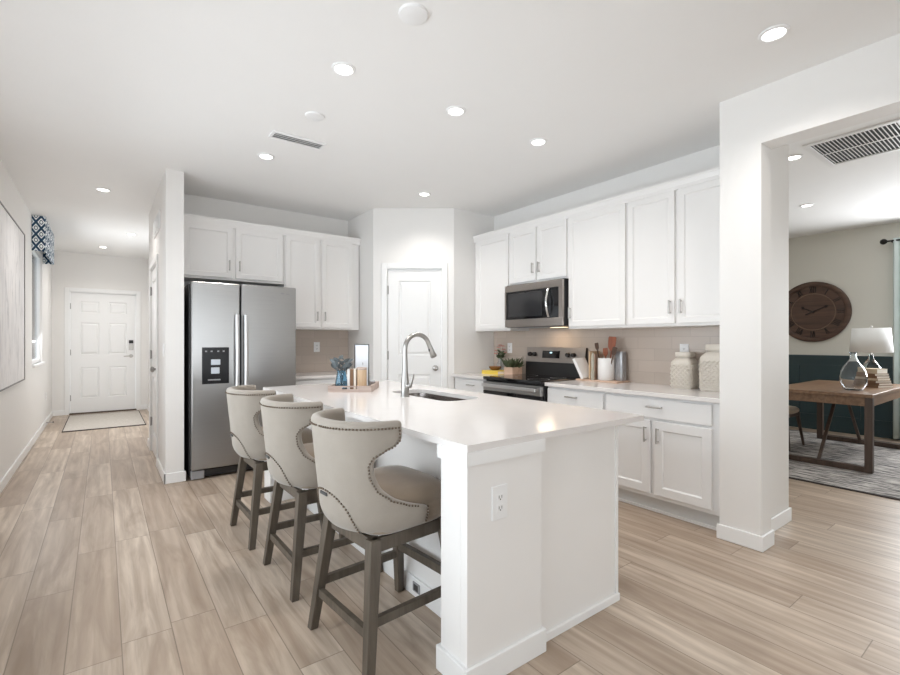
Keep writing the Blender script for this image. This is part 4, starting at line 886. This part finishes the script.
tag(MB().lathe([(0, 0), (0.070, 0), (0.075, 0.006), (0.075, 0.195), (0.073, 0.20), (0.067, 0.20), (0.066, 0.01), (0, 0.01)], p, 36).done('utensil_crock', 'whiteceramic', None, smooth=40), 'white marble utensil crock full of wooden utensils right of the range', 'crock')
def utensil(name, dx, dy, ang, L, hw, hl, m, label, th=0.006):
    a = Vector((p[0]+dx, p[1]+dy, zb+0.012)); d = Vector((0.10*math.cos(ang)*0.4, ang, 1)).normalized(); b = a+d*(L-hl); c = a+d*L
    t = thing(name, label, 'utensil', a, 0, 'utensils in the white crock')
    MB().tube([a, b], 0.006, 10).done('shaft', m, t, smooth=50)
    mb = MB(); sd = Vector((0, 1, 0)); sd = (sd-d*sd.dot(d)).normalized(); nn = d.cross(sd)
    poly = [(-0.35, 0), (0.35, 0), (0.9, 0.25), (1, 0.55), (1, 0.9), (0.85, 1), (-0.85, 1), (-1, 0.9), (-1, 0.55), (-0.9, 0.25)]
    mb.prism([b+d*hl*v+sd*hw*u-nn*th/2 for u, v in poly], nn*th); mb.done('blade', m, t, bevel=0.002)
utensil('wooden_spatula', 0.0, -0.025, -0.08, 0.385, 0.040, 0.13, 'cherry', 'broad reddish wooden spatula standing tallest in the white crock')
utensil('wooden_spoon', -0.02, 0.03, 0.22, 0.335, 0.020, 0.07, 'darkwood', 'dark wooden spoon leaning left in the white crock')
utensil('slotted_turner', -0.03, -0.03, -0.26, 0.30, 0.024, 0.08, 'darkwood', 'dark wooden turner leaning right in the white crock')
utensil('wooden_scraper', 0.02, 0.012, 0.07, 0.28, 0.026, 0.075, 'cherry', 'shorter reddish wooden scraper at the middle of the crock')
tag(MB().lathe([(0, 0), (0.052, 0), (0.055, 0.01), (0.055, 0.25), (0.050, 0.262), (0, 0.262)], (3.735, 2.43, zb), 40, 0.65, 0.75, 5).done('patterned_tin', 'greytin', None, smooth=40), 'grey patterned tin right of the white utensil crock', 'tin')
# leaning cookbook, cutting boards, stone figure
Lm = Matrix.Translation((3.635, 2.698, zb+0.0155)) @ Matrix.Rotation(math.radians(-29), 4, 'X')
bk = thing('cookbook', 'white cookbook leaning left towards the range', 'book', (3.68, 2.73, zb))
B(-0.075, 0.075, 0.003, 0.027, 0.0, 0.205, Lm).done('pages', 'paper', bk); mb = MB(); mb.box(-0.078, 0.078, 0.0, 0.003, 0, 0.208, Lm).box(-0.078, 0.078, 0.027, 0.030, 0, 0.208, Lm).box(-0.081, -0.078, 0, 0.030, 0, 0.208, Lm); mb.done('cover', 'whiteceramic', bk)
tag(B(3.62, 3.78, 2.675, 2.690, zb, zb+0.262).done('cutting_board', 'maple', None, bevel=0.004), 'pale maple board standing upright next to the leaning cookbook', 'board')
tag(B(3.66, 3.79, 2.652, 2.668, zb, zb+0.235).done('cutting_board', 'planter', None, bevel=0.004), 'shorter blush board standing between the maple board and the crock', 'board')
tag(MB().lathe([(0, 0), (0.016, 0.0), (0.017, 0.05), (0.011, 0.11), (0.016, 0.16), (0.013, 0.21), (0.008, 0.245), (0, 0.25)], (3.60, 2.648-0.018, zb), 16).done('stone_figure', 'twine', None, smooth=60), 'slim grey green stone figure left of the white crock', 'figurine')
# left of the range
yb = thing('yellow_book', 'yellow covered book lying on the worktop left of the range', 'book', (3.55, 3.89, ZC))
B(3.47, 3.66, 3.765, 4.02, ZC+0.004, ZC+0.036).done('pages', 'paper', yb); mb = MB(); mb.box(3.465, 3.66, 3.76, 4.025, ZC, ZC+0.004).box(3.465, 3.66, 3.76, 4.025, ZC+0.036, ZC+0.040).box(3.461, 3.465, 3.76, 4.025, ZC, ZC+0.040); mb.done('cover', 'yellow', yb)
p = (3.60, 3.955, ZC+0.0405)
tag(MB().lathe([(0, 0), (0.04, 0), (0.065, 0.02), (0.072, 0.04), (0.068, 0.04), (0.058, 0.022), (0, 0.008)], p, 28).done('glazed_bowl', 'amber', None, smooth=50), 'brown glazed bowl on top of the yellow book', 'bowl')
fv = (3.72, 3.985, ZC)
tag(MB().lathe([(0, 0), (0.04, 0), (0.05, 0.02), (0.05, 0.10), (0.025, 0.15), (0.028, 0.165), (0.024, 0.165), (0.021, 0.15), (0.046, 0.10), (0.046, 0.02), (0, 0.006)], fv, 28).done('clear_vase', 'glass', None, smooth=50), 'clear glass vase of pink flowers in the worktop corner', 'vase')
fl = thing('pink_flowers', 'small bunch of pink flowers in the clear corner vase', 'flowers', fv)
a, b, c = MB(), MB(), MB()
for k in range(7):
    an = k*2*PI/7; tip = Vector((fv[0]-0.01+0.055*math.cos(an), fv[1]+0.055*math.sin(an), ZC+0.27+0.05*math.sin(k*1.7))); a.tube([(fv[0], fv[1], ZC+0.02), (fv[0]+0.01*math.cos(an), fv[1]+0.01*math.sin(an), ZC+0.16), tip], 0.0015, 6)
    for j in range(5): b.ball(tip+Vector((0.014*math.cos(j*1.257), 0.014*math.sin(j*1.257), 0.004)), 0.011, 1, 1, 0.6)
    for j in range(3):
        q = Vector((fv[0], fv[1], ZC+0.17)).lerp(tip, 0.1+0.2*j); blade(c, q, q+Vector((0.05*math.cos(an+j), 0.05*math.sin(an+j), 0.02)), 0.009)
a.done('stems', 'leaf', fl); b.done('blooms', 'pink', fl, smooth=60); c.done('leaves', 'leaf', fl)
pl = thing('planter_box', 'blush wooden planter box with spiky green plant beside the range', 'planter', (3.645, 3.70, ZC))
mb = MB(); x0, x1, y0, y1 = 3.545, 3.69, 3.616, 3.748
mb.box(x0, x1, y0, y0+0.01, ZC, ZC+0.085).box(x0, x1, y1-0.01, y1, ZC, ZC+0.085).box(x0, x0+0.01, y0+0.01, y1-0.01, ZC, ZC+0.085).box(x1-0.01, x1, y0+0.01, y1-0.01, ZC, ZC+0.085); mb.done('box', 'planter', pl)
B(x0+0.01, x1-0.01, y0+0.01, y1-0.01, ZC+0.002, ZC+0.072).done('soil', 'soil', pl)
mb = MB(); random.seed(3)
for k in range(70):
    q = Vector((random.uniform(x0+0.02, x1-0.02), random.uniform(y0+0.02, y1-0.02), ZC+0.07)); an = random.uniform(0, 2*PI); r = random.uniform(0.02, 0.12); blade(mb, q, q+Vector((r*math.cos(an), r*math.sin(an), random.uniform(0.05, 0.125))), 0.0075, 0.12)
mb.done('foliage', 'leaf', pl)

# ------------------------------------------------------------------ den: desk, chair, rug, lamp, vase, books, clock, curtain
dr_ = thing('area_rug', 'large grey woven rug under the desk in the den', 'rug', (6.3, 0.8, 0))
B(5.03, 7.70, -1.3, 2.9, 0.0, 0.011).done('field', 'denrug', dr_)
mb = MB(); mb.box(5.005, 5.03, -1.325, 2.925, 0, 0.012).box(7.70, 7.725, -1.325, 2.925, 0, 0.012).box(5.03, 7.70, -1.325, -1.3, 0, 0.012).box(5.03, 7.70, 2.9, 2.925, 0, 0.012); mb.done('binding', 'rugedge', dr_)
zr = 0.0125
dk = thing('writing_desk', 'brown wooden desk with dark trestle frames on the grey rug', 'desk', (6.56, 1.53, zr))
DX0, DX1, DY0, DY1 = 5.72, 7.40, 1.105, 1.955; DT = 0.752
B(DX0, DX1, DY0, DY1, DT-0.032, DT).done('desktop', 'deskwood', dk, bevel=0.003)
mb = MB(); mb.box(DX0+0.03, DX0+0.055, DY0+0.06, DY1-0.06, DT-0.115, DT-0.032).box(DX1-0.055, DX1-0.03, DY0+0.06, DY1-0.06, DT-0.115, DT-0.032).box(DX0+0.055, DX1-0.055, DY0+0.012, DY0+0.032, DT-0.115, DT-0.032).box(DX0+0.055, DX1-0.055, DY1-0.032, DY1-0.012, DT-0.115, DT-0.032); mb.done('apron', 'deskwood', dk)
for x in (DX0+0.03, DX1-0.09):
    B(x, x+0.06, DY0+0.005, DY0+0.065, zr, DT-0.032).done('leg', 'deskframe', dk, bevel=0.003); B(x, x+0.06, DY1-0.065, DY1-0.005, zr, DT-0.032).done('leg', 'deskframe', dk, bevel=0.003)
    B(x, x+0.06, DY0+0.065, DY1-0.065, zr, zr+0.05).done('foot_rail', 'deskframe', dk, bevel=0.003)
xm = (DX0+DX1)/2
for x, s in ((DX0+0.06, 1), (DX1-0.06, -1)): MB().bar((x+s*0.02, 1.53, zr+0.045), (xm-s*0.12, 1.53, DT-0.04), 0.028, 0.028, 0.02, 0.02).done('brace', 'deskframe', dk)
mb = MB(); mb.box(xm-0.2, xm+0.2, 1.49, 1.57, DT-0.06, DT-0.032); mb.done('brace_block', 'deskframe', dk)
chx, chy = 6.42, 2.13
dc = thing('desk_chair', 'dark wooden chair with tan seat tucked beside the desk', 'chair', (chx, chy, zr))
MB().lathe([(0, 0.415), (0.21, 0.415), (0.225, 0.43), (0.225, 0.455), (0.20, 0.475), (0.10, 0.485), (0, 0.487)], (chx, chy, 0), 40, 1, 1.0, 4).done('seat', 'tancushion', dc, smooth=50)
mb = MB(); mb.box(chx-0.205, chx+0.205, chy-0.205, chy+0.205, 0.375, 0.415); mb.done('seat_frame', 'deskframe', dc, bevel=0.004)
for sx in (-1, 1):
    MB().bar((chx+sx*0.235, chy-0.23, zr+0.006), (chx+sx*0.18, chy-0.18, 0.415), 0.022, 0.036).done('leg', 'deskframe', dc, bevel=0.002)
    MB().bar((chx+sx*0.225, chy+0.27, zr+0.006), (chx+sx*0.18, chy+0.185, 0.415), 0.022, 0.036).done('leg', 'deskframe', dc, bevel=0.002)
    MB().bar((chx+sx*0.18, chy+0.19, 0.40), (chx+sx*0.19, chy+0.29, 0.84), 0.032, 0.024).done('back_post', 'deskframe', dc, bevel=0.002)
mb = MB(); mb.tube([(chx-0.195+0.39*k/8, chy+0.28+0.035*math.sin(PI*k/8), 0.76) for k in range(9)], 0.022, 10); mb.tube([(chx-0.19+0.38*k/8, chy+0.265+0.03*math.sin(PI*k/8), 0.64) for k in range(9)], 0.018, 10); mb.done('back_rail', 'deskframe', dc, smooth=50)
vx, vy = 6.14, 1.335
pr = [(0, 0.003), (0.075, 0.0), (0.105, 0.012), (0.135, 0.07), (0.140, 0.13), (0.128, 0.19), (0.095, 0.245), (0.055, 0.29), (0.036, 0.32), (0.032, 0.36), (0.042, 0.388)]
pi_ = [(r-0.005, z+0.004) for r, z in pr[1:]]
tag(MB().lathe(pr+[(0.037, 0.388)]+pi_[::-1][1:]+[(0, 0.010)], (vx, vy, DT+0.0005), 48, 0.80, 0.80).done('demijohn_vase', 'glass', None, smooth=60), 'large round clear glass bottle vase on the near end of the desk', 'vase')
lx, ly = 7.18, 1.40
lm = thing('table_lamp', 'table lamp with pale shade and glass gourd base on the desk', 'lamp', (lx, ly, DT))
MB().lathe([(0, 0), (0.075, 0), (0.085, 0.01), (0.085, 0.02), (0.06, 0.03), (0.095, 0.07), (0.115, 0.13), (0.11, 0.19), (0.075, 0.245), (0.035, 0.29), (0.026, 0.34), (0, 0.345)], (lx, ly, DT+0.0005), 40, 0.8, 0.8).done('base', 'glass', lm, smooth=60)
MB().cyl((lx, ly, DT+0.345), (lx, ly, 1.41), 0.008).done('stem', 'pull', lm)
MB().lathe([(0.192, 1.122), (0.170, 1.402)], (lx, ly, 0), 48).done('lamp_shade', 'shade', lm, smooth=60, solid=(0.004, 0))
MB().ball((lx, ly, 1.418), 0.013, sub=2).done('finial', 'pull', lm, smooth=60)
zb2 = DT+0.0005; GK = 'books stacked on the desk'
names = ['bottom book of the stack on the desk', 'second book from the bottom of the desk stack', 'third book from the bottom of the desk stack', 'fourth book from the bottom of the desk stack', 'fifth book from the bottom of the desk stack', 'sixth book from the bottom of the desk stack', 'topmost book of the stack on the desk']
for k, h in enumerate((0.026, 0.024, 0.026, 0.022, 0.026, 0.024, 0.05)):
    w = 0.125-0.006*k; l = 0.105-0.003*k; m_ = Matrix.Translation((6.74, 1.30, zb2)) @ Matrix.Rotation(math.radians(-24+5*math.sin(k*2.3)), 4, 'Z')
    bk = thing('stacked_book', ('cream paged ' if k < 6 else 'thick tan ')+names[k]+' beside the glass lamp', 'book', (6.74, 1.30, zb2), 0, GK)
    B(-l+0.003, l-0.003, -w+0.003, w-0.003, 0.003, h-0.003, m_).done('pages', 'paper', bk)
    mb = MB(); mb.box(-l, l, -w, w, 0, 0.003, m_).box(-l, l, -w, w, h-0.003, h, m_).box(-l, -l+0.003, -w, w, 0.003, h-0.003, m_); mb.done('cover', 'bookcover' if k in (6, 3) else 'bookbrown', bk)
    zb2 += h+0.0003
# wall clock
ck = thing('wall_clock', 'large round dark wooden wall clock with roman numerals in the den', 'clock', (8.08, 2.20, 1.667))
KM = Matrix.Translation((8.095, 2.20, 1.667)) @ Matrix.Rotation(-PI/2, 4, 'Y')     # local z points to -X
def lath(prof, n=64):
    mb = MB(); mb.lathe(prof, (0, 0, 0), n); mb.bm.transform(KM); return mb
lath([(0, 0), (0.425, 0), (0.425, 0.012), (0, 0.012)]).done('face', 'clockwood', ck, smooth=40)
lath([(0.365, 0.012), (0.365, 0.028), (0.375, 0.034), (0.418, 0.034), (0.428, 0.028), (0.428, 0.0), (0.425, 0.0)]).done('rim', 'clockwood', ck, smooth=40)
lath([(0.252, 0.012), (0.252, 0.018), (0.262, 0.018), (0.262, 0.012)]).done('inner_ring', 'clockring', ck, smooth=40)
KF = FR((8.095, 2.20, 1.667), (0, -1, 0))
ROM = ['XII', 'I', 'II', 'III', 'IIII', 'V', 'VI', 'VII', 'VIII', 'IX', 'X', 'XI']
for k, s_ in enumerate(ROM):
    a = k*PI/6; mb = MB(); wds = {'I': 0.022, 'V': 0.04, 'X': 0.04}; tot = sum(wds[c_] for c_ in s_); cx_ = -tot/2; hh = 0.04; rc = 0.313
    def Q(x, y): xr = x*math.cos(a)+(rc+y)*math.sin(a); yr = -x*math.sin(a)+(rc+y)*math.cos(a); return KF.P(xr, yr, 0.0165)
    for c_ in s_:
        w_ = wds[c_]; m0 = cx_+w_/2
        segs = {'I': [((m0, -hh), (m0, hh))], 'V': [((m0-0.015, hh), (m0, -hh)), ((m0+0.015, hh), (m0, -hh))], 'X': [((m0-0.015, hh), (m0+0.015, -hh)), ((m0+0.015, hh), (m0-0.015, -hh))]}[c_]
        for A_, B_ in segs: mb.bar(Q(*A_), Q(*B_), 0.009, 0.009, 0.009, 0.009, up=(1, 0, 0))
        cx_ += w_
    mb.done('numeral', 'clockmark', ck)
for nm, ang, L1, L0, w_ in (('hour_hand', -62, 0.15, 0.0, 0.020), ('minute_hand', 65, 0.20, 0.09, 0.016)):
    a = math.radians(ang); mb = MB(); mb.bar(KF.P(-L0*math.sin(a), -L0*math.cos(a), 0.028), KF.P(L1*math.sin(a), L1*math.cos(a), 0.028), w_, w_*0.5, 0.004, 0.004, up=(1, 0, 0))
    mb.ball(KF.P(L1*0.85*math.sin(a), L1*0.85*math.cos(a), 0.028), 0.018, 0.15, 1, 1, 2); mb.done(nm, 'clockmark', ck)
MB().cyl(KF.P(0, 0, 0.012), KF.P(0, 0, 0.034), 0.016).done('hub', 'clockmark', ck)
# curtain and rod
cr = thing('curtain_rod', 'black iron curtain rod with ball finial above the den window', 'curtain rod', (7.98, 0.55, 2.52))
MB().cyl((7.98, -0.30, 2.52), (7.98, 1.40, 2.52), 0.011, n=14).done('rod', 'iron', cr, smooth=40)
for y, s in ((1.40, 1), (-0.30, -1)): MB().ball((7.98, y+s*0.035, 2.52), 0.038, sub=2).cyl((7.98, y, 2.52), (7.98, y+s*0.02, 2.52), 0.02).done('finial', 'iron', cr, smooth=60)
for y in (1.365, -0.27): MB().bar((7.98, y, 2.52), (8.10, y, 2.52), 0.016, 0.016).done('bracket', 'iron', cr)
def curtain(y0, y1, label):
    mb = MB(); bm = mb.bm; n = 60; rows = []
    for z, amp in ((0.025, 0.032), (0.9, 0.030), (1.8, 0.027), (2.50, 0.020), (2.55, 0.020)):
        rows.append([bm.verts.new((7.98+amp*math.sin(2*PI*6*k/n)+(0.0), y0+(y1-y0)*k/n+0.008*math.sin(2*PI*12*k/n), z)) for k in range(n+1)])
    for a, b in zip(rows, rows[1:]):
        for k in range(n): bm.faces.new((a[k], a[k+1], b[k+1], b[k]))
    tag(mb.done('curtain', 'sheer', None, smooth=60, solid=(0.004, 0)), label, 'curtain', 'den curtains')
curtain(0.92, 1.345, 'pale full length curtain at the window edge behind the desk lamp')
curtain(-0.24, 0.12, 'pale full length curtain at the far right side of the den window')
